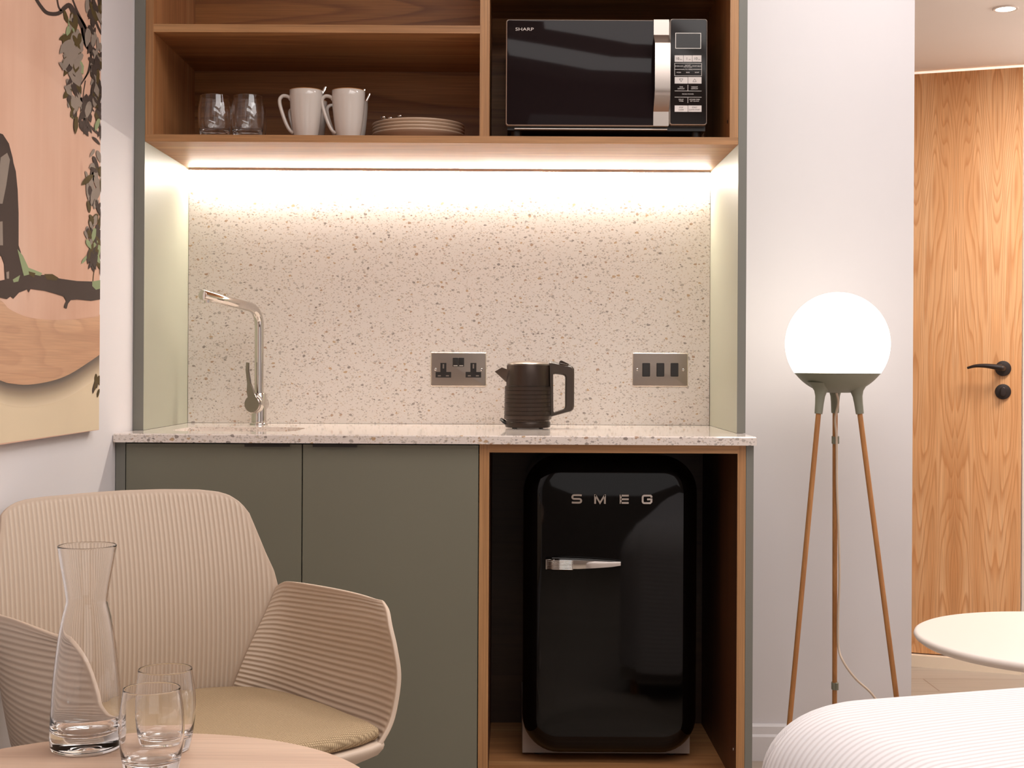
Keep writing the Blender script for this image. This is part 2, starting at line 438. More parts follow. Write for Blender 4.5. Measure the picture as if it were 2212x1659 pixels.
# door
dt = Thing('door_1', None, None, D0, local=True, rotz=DA, kind='structure')
dt.add('door_panel', nb((-.85, 0, .044), (0, .042, HZ-.008), .0015, 1), 'door_oak')
hz_ = 1.04 - (796-795)*.0
LZ = P(2167, 796, 4.80).z; TZ = P(2164, 846, 4.80).z; HX = -.060
def disc(bm, x, z, r, y0, y1, seg=32, re=.002):
    lps = []
    for rr, y in ((r, y0), (r, y1+re), (r-re*.3, y1+re*.3), (r-re, y1)):
        lps.append([(x + rr*math.cos(2*PI*i/seg), y, z + rr*math.sin(2*PI*i/seg)) for i in range(seg)])
    loft(bm, lps)
bm = bmesh.new(); disc(bm, HX, LZ, .0265, 0, -.009)
ro = dt.add('handle_rosette', bm, 'bronze')
bm = bmesh.new()
tube(bm, [(HX, -.009, LZ), (HX, -.04, LZ), (HX-.004, -.05, LZ+.001), (HX-.012, -.053, LZ+.002)], [.0095, .0095, .0098, .0098], 16)
pth = spline([(HX-.004, -.053, LZ+.002), (HX-.03, -.054, LZ+.006), (HX-.06, -.054, LZ+.009), (HX-.09, -.053, LZ+.008), (HX-.116, -.05, LZ+.001)], 6)
tube(bm, pth, [.0115 - .0075*(i/(len(pth)-1))**.8 for i in range(len(pth))], 14)
dt.add('lever_handle', bm, 'bronze')
bm = bmesh.new(); disc(bm, HX, TZ, .0265, 0, -.009)
tr_ = dt.add('thumb_turn_rosette', bm, 'bronze')
bm = bmesh.new(); plate_xz(bm, HX-.0095, HX+.0095, TZ-.016, TZ+.016, -.008, -.026, .0094, .003)
dt.add('thumb_turn', bm, 'bronze', tr_)
# skirting on the frontal wall (two-step profile)
bm = bmesh.new(); prism(bm, [(YW, 0), (YW-.018, 0), (YW-.018, .064), (YW-.013, .070), (YW-.013, .090), (YW-.008, .096), (YW, .096)], 'x', .5420, 1.077)
structure('baseboard_back', bm, 'skirt')
bm = bmesh.new(); prism(bm, [(WX, 0), (WX+.018, 0), (WX+.018, .064), (WX+.013, .070), (WX+.013, .090), (WX+.008, .096), (WX, .096)], 'y', -1.2, 3.03)
structure('baseboard_left', bm, 'skirt')
# hall downlight
dl = P(2172, 20, 4.03); dl.z = HZ
t = Thing('downlight', 'small round recessed downlight glowing in the hall ceiling above the oak door', 'ceiling light', dl)
bm = bmesh.new(); lathe(bm, [(.036, -.003), (.036, .0), (.028, .0), (.028, -.004), (.034, -.005), (.036, -.003)], 32, dl); t.add('trim_ring', bm, 'jamb')
bm = bmesh.new(); lathe(bm, [(0, -.0025), (.0275, -.0025), (.0275, -.001), (0, -.001)], 32, dl); t.add('lens', bm, 'downlight')

# ------------------------------------------------------------------ kitchenette: cheeks, upper unit, splashback
YB, YU, YC = 3.615, 3.18, 3.02    # splashback face, upper front, worktop front
ZT = .893; ZTB = .874; ZB = 1.5545; ZSF = 1.571
XL, XRI, XRO = -.837, .522, .5415
ZTOP = 2.32
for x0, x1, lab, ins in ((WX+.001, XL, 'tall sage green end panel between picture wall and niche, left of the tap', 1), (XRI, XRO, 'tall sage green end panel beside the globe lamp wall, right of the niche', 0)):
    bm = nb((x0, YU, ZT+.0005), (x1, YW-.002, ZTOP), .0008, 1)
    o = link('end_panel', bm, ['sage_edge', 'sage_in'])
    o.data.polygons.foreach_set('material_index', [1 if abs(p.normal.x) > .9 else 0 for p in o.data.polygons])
    tag(o, lab, 'panel', 'tall sage end panels of the niche')
t = Thing('open_shelf_cabinet', 'walnut-toned open wall cabinet holding mugs, plates and microwave', 'cabinet', (0, YU, ZB))
def board(name, lo, hi, faces, edge, axis_front=True):
    bm = nb(lo, hi, .0006, 1)
    o = t.add(name, bm, [faces, edge])
    o.data.polygons.foreach_set('material_index', [1 if p.normal.y < -.5 else 0 for p in o.data.polygons])
    return o
YK = 3.600
XD0, XD1 = PX(1036.5, YU, 150), PX(1057, YU, 150)
XSL = PX(331, YU, 180); XSR = PX(1577, YU, 150)
board('bottom_board', (XL+.0005, YU, ZB), (XRI-.0005, YB+.06, ZSF), 'wood_h', 'wood_edge_h')
board('side_board', (XL+.0005, YU+.0005, ZSF), (XSL, YK, ZTOP), 'wood_v', 'wood_edge_v')
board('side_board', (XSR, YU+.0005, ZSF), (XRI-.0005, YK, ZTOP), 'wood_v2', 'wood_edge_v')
board('divider', (XD0, YU+.0005, ZSF), (XD1, YK, ZTOP), 'wood_v', 'wood_edge_v')
board('shelf', (XSL, YU+.001, 1.806), (XD0, YK, 1.824), 'wood_h', 'wood_edge_h')
board('shelf', (XD1, YU+.001, 1.946), (XSR, YK, 1.964), 'wood_h', 'wood_edge_h')
board('top_board', (XL+.0005, YU, ZTOP), (XRI-.0005, YB+.06, ZTOP+.018), 'wood_h', 'wood_edge_h')
board('back_panel', (XSL, YK, ZSF), (XSR, YK+.008, ZTOP), 'wood_back', 'wood_back')
bm = bmesh.new(); p = P(1570.5, 263, YU+.03)
loft(bm, [[(XSR-d, p.y+.0035*math.cos(2*PI*i/12), p.z+.0045*math.sin(2*PI*i/12)) for i in range(12)] for d in (0, .001)])
t.add('fixing_hole', bm, 'void')

o = tag(link('splashback', nb((XL+.001, YB, ZT+.0005), (XRI-.001, YB+.02, ZB-.0005)), 'terrazzo', origin=None), 'speckled cream terrazzo splashback behind tap and kettle', 'splashback')
t = Thing('shelf_light_strip', 'glowing linear light strip under the wooden cabinet along the splashback top', 'light strip', (0, YB, ZB))
t.add('profile', nb((XL+.004, YB-.020, ZB-.0065), (XRI-.004, YB-.001, ZB-.0002)), 'silver')
t.add('diffuser', nb((XL+.006, YB-.018, ZB-.0095), (XRI-.006, YB-.003, ZB-.0066)), 'led')

# ------------------------------------------------------------------ worktop with sink
t = Thing('worktop', 'pale speckled terrazzo worktop with small inset sink', 'worktop', (0, YC, ZT))
SX0, SX1, SY0, SY1 = -.775, -.488, 3.150, 3.375
WX0, WX1, WY1 = -.8605, .539, YW-.003
hole = rrect(SX1-SX0, SY1-SY0, .055, 8, (SX0+SX1)/2, (SY0+SY1)/2)
bm = bmesh.new()
def ring(pts, z): 
    vs = [bm.verts.new((x, y, z)) for x, y in pts]
    return vs, [bm.edges.new((vs[i], vs[(i+1) % len(vs)])) for i in range(len(vs))]
be = .0025
out_t = [(WX0+be, YC+be), (WX1-be, YC+be), (WX1-be, WY1), (WX0+be, WY1)]; out_m = [(WX0, YC), (WX1, YC), (WX1, WY1), (WX0, WY1)]
ot, eo = ring(out_t, ZT); it, ei = ring(hole, ZT)
bmesh.ops.triangle_fill(bm, edges=eo+ei, use_beauty=True)
om, _ = ring(out_m, ZT-be); ob_, _ = ring(out_m, ZTB); im, _ = ring(hole, ZTB)
for a, b in ((ot, om), (om, ob_), (it, im)):
    for i in range(len(a)):
        j = (i+1) % len(a); bm.faces.new((a[i], a[j], b[j], b[i]))
eb = [bm.edges.get((ob_[i], ob_[(i+1) % 4])) for i in range(4)] + [bm.edges.get((im[i], im[(i+1) % len(im)])) for i in range(len(im))]
bmesh.ops.triangle_fill(bm, edges=eb, use_beauty=True)
t.add('slab', bm, 'terrazzo_top', sharp=30)
bm = bmesh.new()
lp = []
for ins, z in ((0, ZTB), (.004, .80), (.012, .765), (.035, .752), (.10, .749)):
    lp.append([(x, y, z) for x, y in rrect(SX1-SX0-2*ins, SY1-SY0-2*ins, max(.055-ins*.3, .01), 8, (SX0+SX1)/2, (SY0+SY1)/2)])
loft(bm, lp, cap0=False)
t.add('sink_bowl', bm, 'terrazzo_top')
bm = bmesh.new(); lathe(bm, [(0, 0), (.024, 0), (.026, .002), (.03, .002), (.031, 0)], 24, ((SX0+SX1)/2, 3.26, .7495)); t.add('drain', bm, 'chrome')

# ------------------------------------------------------------------ base units
YD = 3.04
X0, X1, X2 = PX(272.5, YD, 1010), PX(653, YD, 1010), PX(1035.5, YD, 1010)
XW1, XW2, XW3 = PX(1057, YD, 1010), PX(1593, YD, 1010), PX(1611, YD, 1010)
XO = .536
t = Thing('base_cabinet', 'sage green two-door base cabinet under the sink worktop', 'cabinet', (0, YD, 0))
t.add('carcass', nb((X0-.016, YD+.022, .10), (X2-.001, 3.60, ZTB-.0005 if False else .740)), 'sage')
t.add('filler_panel', nb((WX+.0015, YD+.001, .0), (X0-.0022, 3.10, ZTB-.0006), .0006, 1), 'sage_edge')
t.add('top_rail', nb((X0-.002, YD+.022, .85), (X2-.001, YD+.04, ZTB-.0006)), 'void')
t.add('plinth', nb((X0-.016, YD+.05, 0), (X2-.001, YD+.066, .0995)), 'sage')
for (a, b, h0, h1) in ((X0, X1-.0012, PX(530, YD, 965), PX(627, YD, 965)), (X1+.0012, X2-.0022, PX(677, YD, 965), PX(772, YD, 965))):
    d = t.add('door', nb((a, YD, .105), (b, YD+.019, ZTB-.0035), .0008, 1), 'sage')
    bm = bmesh.new()
    prism(bm, [(YD-.0105, ZTB-.0022), (YD+.012, ZTB-.0022), (YD+.012, ZTB-.0034), (YD-.0085, ZTB-.0034), (YD-.0085, ZTB-.0085), (YD-.0105, ZTB-.0085)], 'x', h0, h1)
    t.add('edge_pull', bm, 'blackmatte', d)
t = Thing('fridge_housing', 'open wood-toned housing cabinet around the black fridge', 'cabinet', (0, YD, 0))
ZF = .125; ZH = PZ(978.5, YD, 1300)
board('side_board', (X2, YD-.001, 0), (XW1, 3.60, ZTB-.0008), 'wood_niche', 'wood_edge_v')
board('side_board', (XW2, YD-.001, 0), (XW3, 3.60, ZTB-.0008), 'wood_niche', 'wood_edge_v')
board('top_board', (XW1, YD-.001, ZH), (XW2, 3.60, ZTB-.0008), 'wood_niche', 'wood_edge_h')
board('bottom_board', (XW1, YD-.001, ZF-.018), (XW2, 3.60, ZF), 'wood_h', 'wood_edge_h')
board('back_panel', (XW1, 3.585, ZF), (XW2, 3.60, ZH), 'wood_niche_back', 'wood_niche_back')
board('plinth', (XW1, YD+.04, 0), (XW2, YD+.056, ZF-.018), 'wood_h', 'wood_edge_h')
bm = bmesh.new(); p = P(1590, 1612, 3.10)
loft(bm, [[(XW2-d, 3.075+.003*math.cos(2*PI*i/12), p.z+.0035*math.sin(2*PI*i/12)) for i in range(12)] for d in (0, .001)]); t.add('fixing_hole', bm, 'silver')
tag(link('side_panel', nb((XW3+.0006, YD-.001, 0), (XO, YW-.003, ZTB-.0008), .0006, 1), 'sage_edge'), 'narrow grey-green side panel closing the fridge housing beside the skirting board', 'panel')

# ------------------------------------------------------------------ fridge
FY = 3.205
fx0, fx1 = PX(1130, FY, 1300), PX(1508, FY, 1300)
fz1 = PZ(985, FY, 1320); fz0 = ZF + .022
ZF += .0008
t = Thing('mini_fridge', 'glossy black retro mini fridge with chrome lever handle', 'fridge', ((fx0+fx1)/2, FY, ZF))
bm = bmesh.new()
w, h, cx, cz = fx1-fx0, fz1-fz0, (fx0+fx1)/2, (fz0+fz1)/2
lps = [[(x, FY+.055, z) for x, z in rrect(w, h, .085, 10, cx, cz)]]
re = .046
for s in range(11):
    a = PI/2*s/10; i = re*(1-math.cos(a)); y = FY-.012 + re*(1-math.sin(a))
    lps.append([(x, y, z) for x, z in rrect(w-2*i, h-2*i, max(.085-i, .03), 10, cx, cz)])
for ins, dy in ((.07, -.002), (.10, -.0035), (.14, -.0045)):
    lps.append([(x, FY-.012+dy, z) for x, z in rrect(w-2*ins, h-2*ins, .03, 10, cx, cz)])
loft(bm, lps)
door = t.add('door', bm, 'blackgloss', sharp=60)
bm = bmesh.new()
lps = [[(x, y, z) for x, z in rrect(w-.012-ii, h-.01-ii, .08, 10, cx, cz+.001)] for y, ii in ((FY+.058, 0), (FY+.34, 0), (FY+.355, .03))]
loft(bm, lps); t.add('body', bm, 'blackgloss')
t.add('base', nb((fx0+.001, FY+.075, ZF+.006), (fx1-.008, FY+.33, ZF+.115), .003), 'greybase')
for x in (fx0+.04, fx1-.05):
    for y in (FY+.10, FY+.30):
        bm = bmesh.new(); lathe(bm, [(0, 0), (.014, 0), (.014, .008), (0, .008)], 16, (x, y, ZF)); t.add('foot', bm, 'blackplastic')
# lettering S M E G as raised strokes
yl = FY-.0185
def stroke(bm, pts, wd, y=yl, th=.004, closed=False):
    """flat ribbon along 2D points with mitred joints"""
    pts = [p for i, p in enumerate(pts) if i == 0 or math.hypot(p[0]-pts[i-1][0], p[1]-pts[i-1][1]) > 1e-5]
    n = len(pts); L = []; R = []
    for i in range(n):
        p = Vector(pts[i]).to_2d()
        d0 = (p - Vector(pts[i-1])).normalized() if (i > 0) else None
        d1 = (Vector(pts[i+1]) - p).normalized() if (i < n-1) else None
        if d0 is None: d0 = d1
        if d1 is None: d1 = d0
        tt = (d0+d1).normalized(); nn = Vector((-tt.y, tt.x)); mm = wd/2/max(.35, nn.dot(Vector((-d0.y, d0.x))))
        L.append(p+nn*mm); R.append(p-nn*mm)
    for i in range(n-1):
        prism(bm, [tuple(L[i]), tuple(L[i+1]), tuple(R[i+1]), tuple(R[i])], 'y', y, y-th)
def q2(px, py): 
    v = P(px, py, FY-.02); return (v.x, v.z)
def arcpts(c, r, a0, a1, n=5): return [(c[0]+r*math.cos(math.radians(a0+(a1-a0)*i/n)), c[1]+r*math.sin(math.radians(a0+(a1-a0)*i/n))) for i in range(n+1)]
bm = bmesh.new()
lw = .0042
def letter(x0, x1, y0, y1):
    a, b = q2(x0, y1); c_, d = q2(x1, y0); return a+lw/2, c_-lw/2, b+lw/2, d-lw/2
l, r_, b, tp = letter(1234, 1257.5, 1067.5, 1087.5); mz = (b+tp)/2; rr = (tp-mz)/2
stroke(bm, [(r_+.001, tp-.0005), (r_-.003, tp), (l+rr, tp)] + arcpts((l+rr, tp-rr), rr, 90, 270) + [(r_-rr, mz)] + arcpts((r_-rr, mz-rr), rr, 90, -90) + [(l+.003, b), (l-.001, b+.0005)], lw)
t.add('chrome_letter', bm, 'bright_edge', door, sharp=20); bm = bmesh.new()
l, r_, b, tp = letter(1283.5, 1308.5, 1068, 1088); m_ = (l+r_)/2
stroke(bm, [(l, b-lw/2), (l, tp+lw/2)], lw); stroke(bm, [(r_, b-lw/2), (r_, tp+lw/2)], lw)
stroke(bm, [(l, tp+lw*.3), (m_, b), (r_, tp+lw*.3)], lw*.9)
t.add('chrome_letter', bm, 'bright_edge', door, sharp=20); bm = bmesh.new()
l, r_, b, tp = letter(1338.5, 1358, 1068.5, 1088); mz = (b+tp)/2
stroke(bm, [(l, b-lw/2), (l, tp+lw/2)], lw)
for z in (b, mz, tp): stroke(bm, [(l, z), (r_+lw/2, z)], lw)
t.add('chrome_letter', bm, 'bright_edge', door, sharp=20); bm = bmesh.new()
l, r_, b, tp = letter(1386, 1409, 1068.5, 1088.5); mz = (b+tp)/2; cr_ = .004
stroke(bm, [(r_, tp-.0045), (r_, tp-.002), (r_-.002, tp), (l+cr_, tp)] + arcpts((l+cr_, tp-cr_), cr_, 100, 180, 3) + arcpts((l+cr_, b+cr_), cr_, 180, 270, 3) + [(r_-.003, b), (r_, b+.003), (r_, mz), ((l+r_)/2, mz)], lw)
t.add('chrome_letter', bm, 'bright_edge', door, sharp=20)
# chrome lever handle
bm = bmesh.new()
hy = FY-.017
a0, a1 = q2(1178, 1207), q2(1342, 1230)
def hb(px, py, y): v = P(px, py, FY-.02); return (v.x, y, v.z)
# wedge: tall at the ribbed left end, thin at the right
secs = [(1192, 1202.5, 1230, .024), (1215, 1202.5, 1229.5, .030), (1250, 1203, 1229, .032), (1285, 1205, 1227, .030), (1320, 1208, 1224.5, .024), (1340, 1210, 1222, .016), (1342.5, 1212, 1220, .010)]
lps = []
for px, ya, yb, dep in secs:
    x, _, zt = hb(px, ya, 0); zb = hb(px, yb, 0)[2]; mz = (zt+zb)/2; hh_ = (zt-zb)/2
    lps.append([(x, hy, zb), (x, hy-dep*.7, zb+hh_*.06), (x, hy-dep*.98, zb+hh_*.3), (x, hy-dep, mz), (x, hy-dep*.98, zt-hh_*.3), (x, hy-dep*.7, zt-hh_*.06), (x, hy, zt)])
loft(bm, lps)
hd = t.add('lever_handle', bm, 'chrome', door, sharp=40)
bm = bmesh.new()
xl, xr = hb(1178, 1217, 0)[0], hb(1236, 1217, 0)[0]; zt, zb = hb(1190, 1206, 0)[2], hb(1190, 1227, 0)[2]
n_ = 7
for i in range(n_):
    z = zb + (zt-zb)*(i+.5)/n_
    tube(bm, [(xl, hy-.012, z), (xl+.004, hy-.026, z), (xl+.02, hy-.031, z), (xr-.003, hy-.0355, z), (xr, hy-.034, z)], (zt-zb)/n_*.42, 8)
box(bm, (xl+.0005, hy-.024, zb), (xl+.02, hy, zt))
t.add('ribbed_grip', bm, 'chrome', door, sharp=60)

# ------------------------------------------------------------------ microwave
MY = 3.23; ZSF += .0008
def mp(px, py): v = P(px, py, MY); return v.x, v.z
mx0, mz1 = mp(1093.5, 41.5); mx1, mz0 = mp(1446, 273)
cx0, cz1 = mp(1447, 40.5); cx1, cz0 = mp(1527, 270.5)
t = Thing('microwave_oven', 'black and silver microwave oven in the right bay of the open wall cabinet', 'microwave', ((mx0+cx1)/2, MY, ZSF))
t.add('casing', nb((mx0+.004, MY+.016, mz0-.008), (cx1-.002, YK-.03, mz1-.001), .004), 'blackplastic')
bm = bmesh.new(); plate_xz(bm, mx0, mx1, mz0, mz1, MY+.015, MY, .006, .003)
dr = t.add('door', bm, 'silver')
bm = bmesh.new(); plate_xz(bm, mx0+.0022, mx1-.002, mz0+.0022, mz1-.0022, MY+.002, MY-.0008, .005, .0006)
t.add('door_glass', bm, 'microglass', dr)
lx, lz = mp(1113, 63.5)
bm = bmesh.new(); text_bm(bm, 'SHARP', .0102, lx, lz, MY-.0012, 'LEFT', 1.42, .0006); t.add('brand_lettering', bm, 'whiteprint', dr, flat=True)
bm = bmesh.new()
hx0, hx1 = mp(1411.5, 150)[0], mp(1444.5, 150)[0]
zz = [mp(1430, y)[1] for y in (43, 76, 80, 90, 99, 105, 196, 204, 212, 236, 242, 272.5)]
prof_out = [(MY-.003, zz[0]), (MY-.003, zz[1]), (MY-.006, zz[2]), (MY-.020, zz[3]), (MY-.033, zz[4]), (MY-.035, zz[5]), (MY-.035, zz[6]), (MY-.034, zz[7]), (MY-.030, zz[8]), (MY-.009, zz[9]), (MY-.004, zz[10]), (MY-.003, zz[11])]
prof_in = [(MY-.0008, zz[11]), (MY-.0008, zz[10]), (MY-.004, zz[9]), (MY-.022, zz[8]), (MY-.026, zz[7]), (MY-.028, zz[6]), (MY-.028, zz[5]), (MY-.026, zz[4]), (MY-.014, zz[3]), (MY-.002, zz[2]), (MY-.0008, zz[1]), (MY-.0008, zz[0])]
n_ = len(prof_out); rows = [[bm.verts.new((x, y, z)) for y, z in prof_out + prof_in] for x in (hx0, hx1)]
m2 = 2*n_
for i in range(m2):
    j = (i+1) % m2; bm.faces.new((rows[0][i], rows[0][j], rows[1][j], rows[1][i]))
for rw in rows:
    for i in range(n_-1): bm.faces.new((rw[i], rw[i+1], rw[m2-2-i], rw[m2-1-i]))
t.add('handle', bm, 'steel', dr, sharp=25)
bm = bmesh.new(); plate_xz(bm, cx0, cx1, cz0, cz1, MY+.015, MY-.002, .006, .003)
cp = t.add('control_panel', bm, 'silver')
bm = bmesh.new(); plate_xz(bm, cx0+.002, cx1-.002, cz0+.002, cz1-.002, MY, MY-.0028, .005, .0006)
t.add('panel_face', bm, 'micropanel', cp)
yq = MY-.0032
def frame(bm, x0, x1, z0, z1, th, mi=0):
    for lo, hi in (((x0, z0), (x1, z0+th)), ((x0, z1-th), (x1, z1)), ((x0, z0+th), (x0+th, z1-th)), ((x1-th, z0+th), (x1, z1-th))):
        box(bm, (lo[0], yq, lo[1]), (hi[0], yq+.0006, hi[1]), mi)
bm = bmesh.new(); a_, b_ = mp(1458.5, 105.5); c_, d_ = mp(1514, 72)
box(bm, (a_, yq+.0001, b_), (c_, yq+.0006, d_), 1); frame(bm, a_, c_, b_, d_, .0012, 0)
t.add('display', bm, ['silver', 'blackplastic'], cp, flat=True)
def key(x0, x1, y0, y1):
    a, b = mp(x0, y1); c2, d = mp(x1, y0); bm = bmesh.new()
    box(bm, (a, yq, b), (c2, yq+.0006, d)); t.add('button', bm, 'whiteprint', cp, flat=True)
for x0, x1, y0, y1 in ((1457, 1475.6, 120.3, 134), (1476.2, 1494.8, 120.3, 134), (1495.4, 1514.8, 120.3, 134), (1457, 1485.4, 167, 181), (1486.2, 1515, 167, 181), (1457, 1485.4, 228.5, 242), (1486.2, 1515, 228.5, 242)):
    key(x0, x1, y0, y1)
bm = bmesh.new()
def tx(s, px, py, size, mi, sx=1.0): x, z = mp(px, py); text_bm(bm, s, size*1.077e-3*1.35, x, z, yq-.0002, 'CENTER', sx, .0003, mi)
for s, px in (('10', 1463), ('1', 1483.5), ('10', 1502.5)): tx(s, px, 127.5, 6, 1)
for s, px in (('min', 1470.5), ('min', 1489.5), ('sec', 1510)): tx(s, px, 129, 2.4, 1)
for s, px, py in (('BEVERAGES', 1466, 143.7), ('JACKET', 1485.5, 142), ('POTATOES', 1485.5, 145.4), ('VEGETABLES', 1505, 143.7), ('AUTO MENU', 1485.5, 150.7), ('PIZZA', 1466, 157.3), ('RICE', 1485.5, 157.3), ('SOUP', 1505, 157.3),
                  ('TIME', 1471, 188.6), ('DEFROST', 1471, 192.2), ('WEIGHT', 1500, 188.6), ('DEFROST', 1500, 192.2), ('MICRO POWER', 1485.5, 204), ('DELAY', 1471, 215.6), ('TIMER', 1471, 219.2), ('KITCHEN TIMER', 1500, 215.6), ('SET CLOCK', 1500, 219.2)):
    tx(s, px, py, 2.7, 0, 1.0 if len(s) < 12 else .85)
for s, px, py in (('STOP', 1471, 232.7), ('CLEAR', 1471, 237.6), ('START', 1500, 232.7), ('QUICK START', 1500, 237.6)): tx(s, px, py, 2.8, 1)
def ln(x0, y0, x1, y1, mi, th=.0009):
    a, b = mp(x0, y1); c2, d = mp(x1, y0)
    if abs(c2-a) < th: a, c2 = (a+c2)/2-th/2, (a+c2)/2+th/2
    if abs(d-b) < th: b, d = (b+d)/2-th/2, (b+d)/2+th/2
    box(bm, (a, yq-.0002, b), (c2, yq+.0003, d), mi)
a_, b_ = mp(1456.5, 164.5); c_, d_ = mp(1515.5, 137); frame(bm, a_, c_, b_, d_, .0009, 0)
ln(1457, 150.6, 1475, 150.6, 0); ln(1496, 150.6, 1515, 150.6, 0)
ln(1485.6, 184, 1485.6, 196.5, 0); ln(1457, 197, 1515, 197, 0); ln(1457, 210.5, 1515, 210.5, 0); ln(1485.6, 211.5, 1485.6, 223, 0)
def tri(px, py, s):
    x, z = mp(px, py); ww, hh2 = .0042, .0032*s
    for (p0, p1) in (((-ww, -hh2), (ww, -hh2)), ((ww, -hh2), (0, hh2)), ((0, hh2), (-ww, -hh2))):
        stroke(bm, [(x+p0[0], z+p0[1]), (x+p1[0], z+p1[1])], .0007, yq, .0003)
n0 = len(bm.faces); tri(1471, 174, -1); tri(1500, 174, 1)
bm.faces.ensure_lookup_table()
for f in bm.faces[n0:]: f.material_index = 1
t.add('printed_legend', bm, ['whiteprint', 'darkprint'], cp, flat=True, recalc=False)
for x in (mx0+.025, cx1-.02):
    for y in (MY+.04, YK-.06):
        bm = bmesh.new(); lathe(bm, [(0, 0), (.011, 0), (.013, .003), (.013, mz0-.008-ZSF), (0, mz0-.008-ZSF)], 16, (x, y, ZSF)); t.add('foot', bm, 'blackplastic')
bm = bmesh.new(); plate_xz(bm, mx0+.02, mx1-.004, mz0-.0075, mz0-.0045, MY+.02, MY+.006, .001, .001); t.add('lower_trim', bm, 'silver')

# ------------------------------------------------------------------ sockets and switches
def wallplate(px0, px1, py0, py1, name, label, cat):
    a = P(px0, py1, YB); b = P(px1, py0, YB)
    t = Thing(name, label, cat, ((a.x+b.x)/2, YB, a.z))
    bm = bmesh.new(); plate_xz(bm, a.x, b.x, a.z, b.z, YB, YB-.0055, .003, .0028, 4); t.add('bezel', bm, 'bright_edge')
    bm = bmesh.new(); plate_xz(bm, a.x+.0022, b.x-.0022, a.z+.0022, b.z-.0022, YB-.001, YB-.0062, .002, .0004, 4); t.add('face_plate', bm, 'nickel')
    for x in (a.x+.0125, b.x-.0125):
        bm = bmesh.new(); z = (a.z+b.z)/2
        disc(bm, x, z, .0036, YB-.006, YB-.0078, 16, .001); s_ = t.add('screw', bm, 'chrome')
        bm = bmesh.new(); box(bm, (x-.0028, YB-.0081, z-.0004), (x+.0028, YB-.0077, z+.0004)); t.add('screw_slot', bm, 'darkprint', s_)
    return t
yp = YB-.0062
def pp(px, py): v = P(px, py, yp); return v.x, v.z
t = wallplate(930.3, 1050.7, 761.3, 834.8, 'double_socket', 'satin nickel double power socket with black inserts, left of the kettle', 'power socket')
for x in (957.8, 1022.6):
    bm = bmesh.new()
    a, b = pp(x-6.5, 806); c_, d = pp(x+6.5, 784); e, f_ = pp(x-16.8, 815.5); g_, h_ = pp(x+16.8, 803.5)
    prism(bm, [(e, f_), (g_, f_), (g_, h_), (c_, h_), (c_, d), (a, d), (a, h_), (e, h_)], 'y', yp+.0002, yp-.0012)
    s_ = t.add('socket_insert', bm, 'blackplastic')
    bm = bmesh.new()
    for (u0, u1, v0, v1) in ((x-1.6, x+1.6, 786.5, 796), (x-12, x-5.5, 810.5, 813), (x+5.5, x+12, 810.5, 813)):
        q0, q1 = pp(u0, v1); q2_, q3 = pp(u1, v0); box(bm, (q0, yp-.0014, q1), (q2_, yp-.0011, q3))
    t.add('pin_slots', bm, 'nickel', s_)
for x in (984, 996.5):
    bm = bmesh.new(); a, b = pp(x-6, 792); c_, d = pp(x+6, 772.5); plate_xz(bm, a, c_, b, d, yp+.0005, yp-.004, .0015, .001, 4)
    s_ = t.add('rocker_switch', bm, 'blackplastic')
    bm = bmesh.new(); a, b = pp(x-4.2, 790.8); c_, d = pp(x+4.2, 789); box(bm, (a, yp-.0043, b), (c_, yp-.0038, d)); t.add('switch_mark', bm, 'silver', s_)
t = wallplate(1365.5, 1486, 762.3, 835, 'light_switch', 'satin nickel triple rocker switch plate, right of the kettle', 'light switch')
for i, x in enumerate((1395.8, 1426.5, 1457)):
    bm = bmesh.new(); a, b = pp(x-8.6, 813.5); c_, d = pp(x+8.6, 784); plate_xz(bm, a, c_, b, d, yp+.0005, yp-.0008, .002, .0006, 4)
    s_ = t.add('switch_surround', bm, 'blackmatte')
    bm = bmesh.new(); a, b = pp(x-7, 812); c_, d = pp(x+7, 785.5)
    prism(bm, [(yp, b), (yp-.0045, b), (yp-.0018, d), (yp, d)], 'x', a, c_); t.add('rocker_switch', bm, 'blackplastic', s_)

# ------------------------------------------------------------------ tap
TY = 3.52; tb = P(559, 918, TY); tb.z = ZT
t = Thing('kitchen_tap', 'polished chrome single-lever kitchen tap with angled spout by the sink', 'tap', tb)
x, y, z = tb
bm = bmesh.new(); lathe(bm, [(0, 0), (.0235, 0), (.0235, .003), (.0225, .0045), (0, .0045)], 36, tb); t.add('base_ring', bm, 'chrome')
bm = bmesh.new(); lathe(bm, [(0, .0045), (.0192, .0045), (.0192, .076), (.0175, .08), (0, .08)], 36, tb); t.add('body', bm, 'chrome')
ex = P(437, 637, TY-.235)
bx_ = Vector((x, y, z))
zb_ = P(559, 668, TY).z
pts = [Vector((x, y, z+.08)), Vector((x, y, zb_-.05))]
dirn = (ex - Vector((x, y, zb_))).normalized(); cnr = Vector((x, y, zb_))
for i in range(1, 12):
    s = i/12; p0, p1, p2 = Vector((x, y, zb_-.05)), cnr, cnr + dirn*.05
    pts.append(p0*(1-s)**2 + p1*2*s*(1-s) + p2*s*s)
pts += [cnr + dirn*.05, ex - dirn*.001, ex]
bm = bmesh.new(); tube(bm, pts, [.0117]*(len(pts)-1) + [.0108], 24); t.add('spout', bm, 'chrome', sharp=50)
ae = ex - dirn*.022
bm = bmesh.new(); lathe(bm, [(0, -.0165), (.0075, -.0165), (.0085, -.0155), (.0085, -.008), (0, -.008)], 20, ae); t.add('aerator', bm, 'chrome')
hc = P(549.5, 873, TY-.03)       # lever disc, turned slightly to the left of the body
ax = Vector((-.30, -.954, 0)).normalized(); side = Vector((ax.y*-1, ax.x, 0)) * 1
bm = bmesh.new()
jc = Vector((x, y, hc.z)) - ax*.023
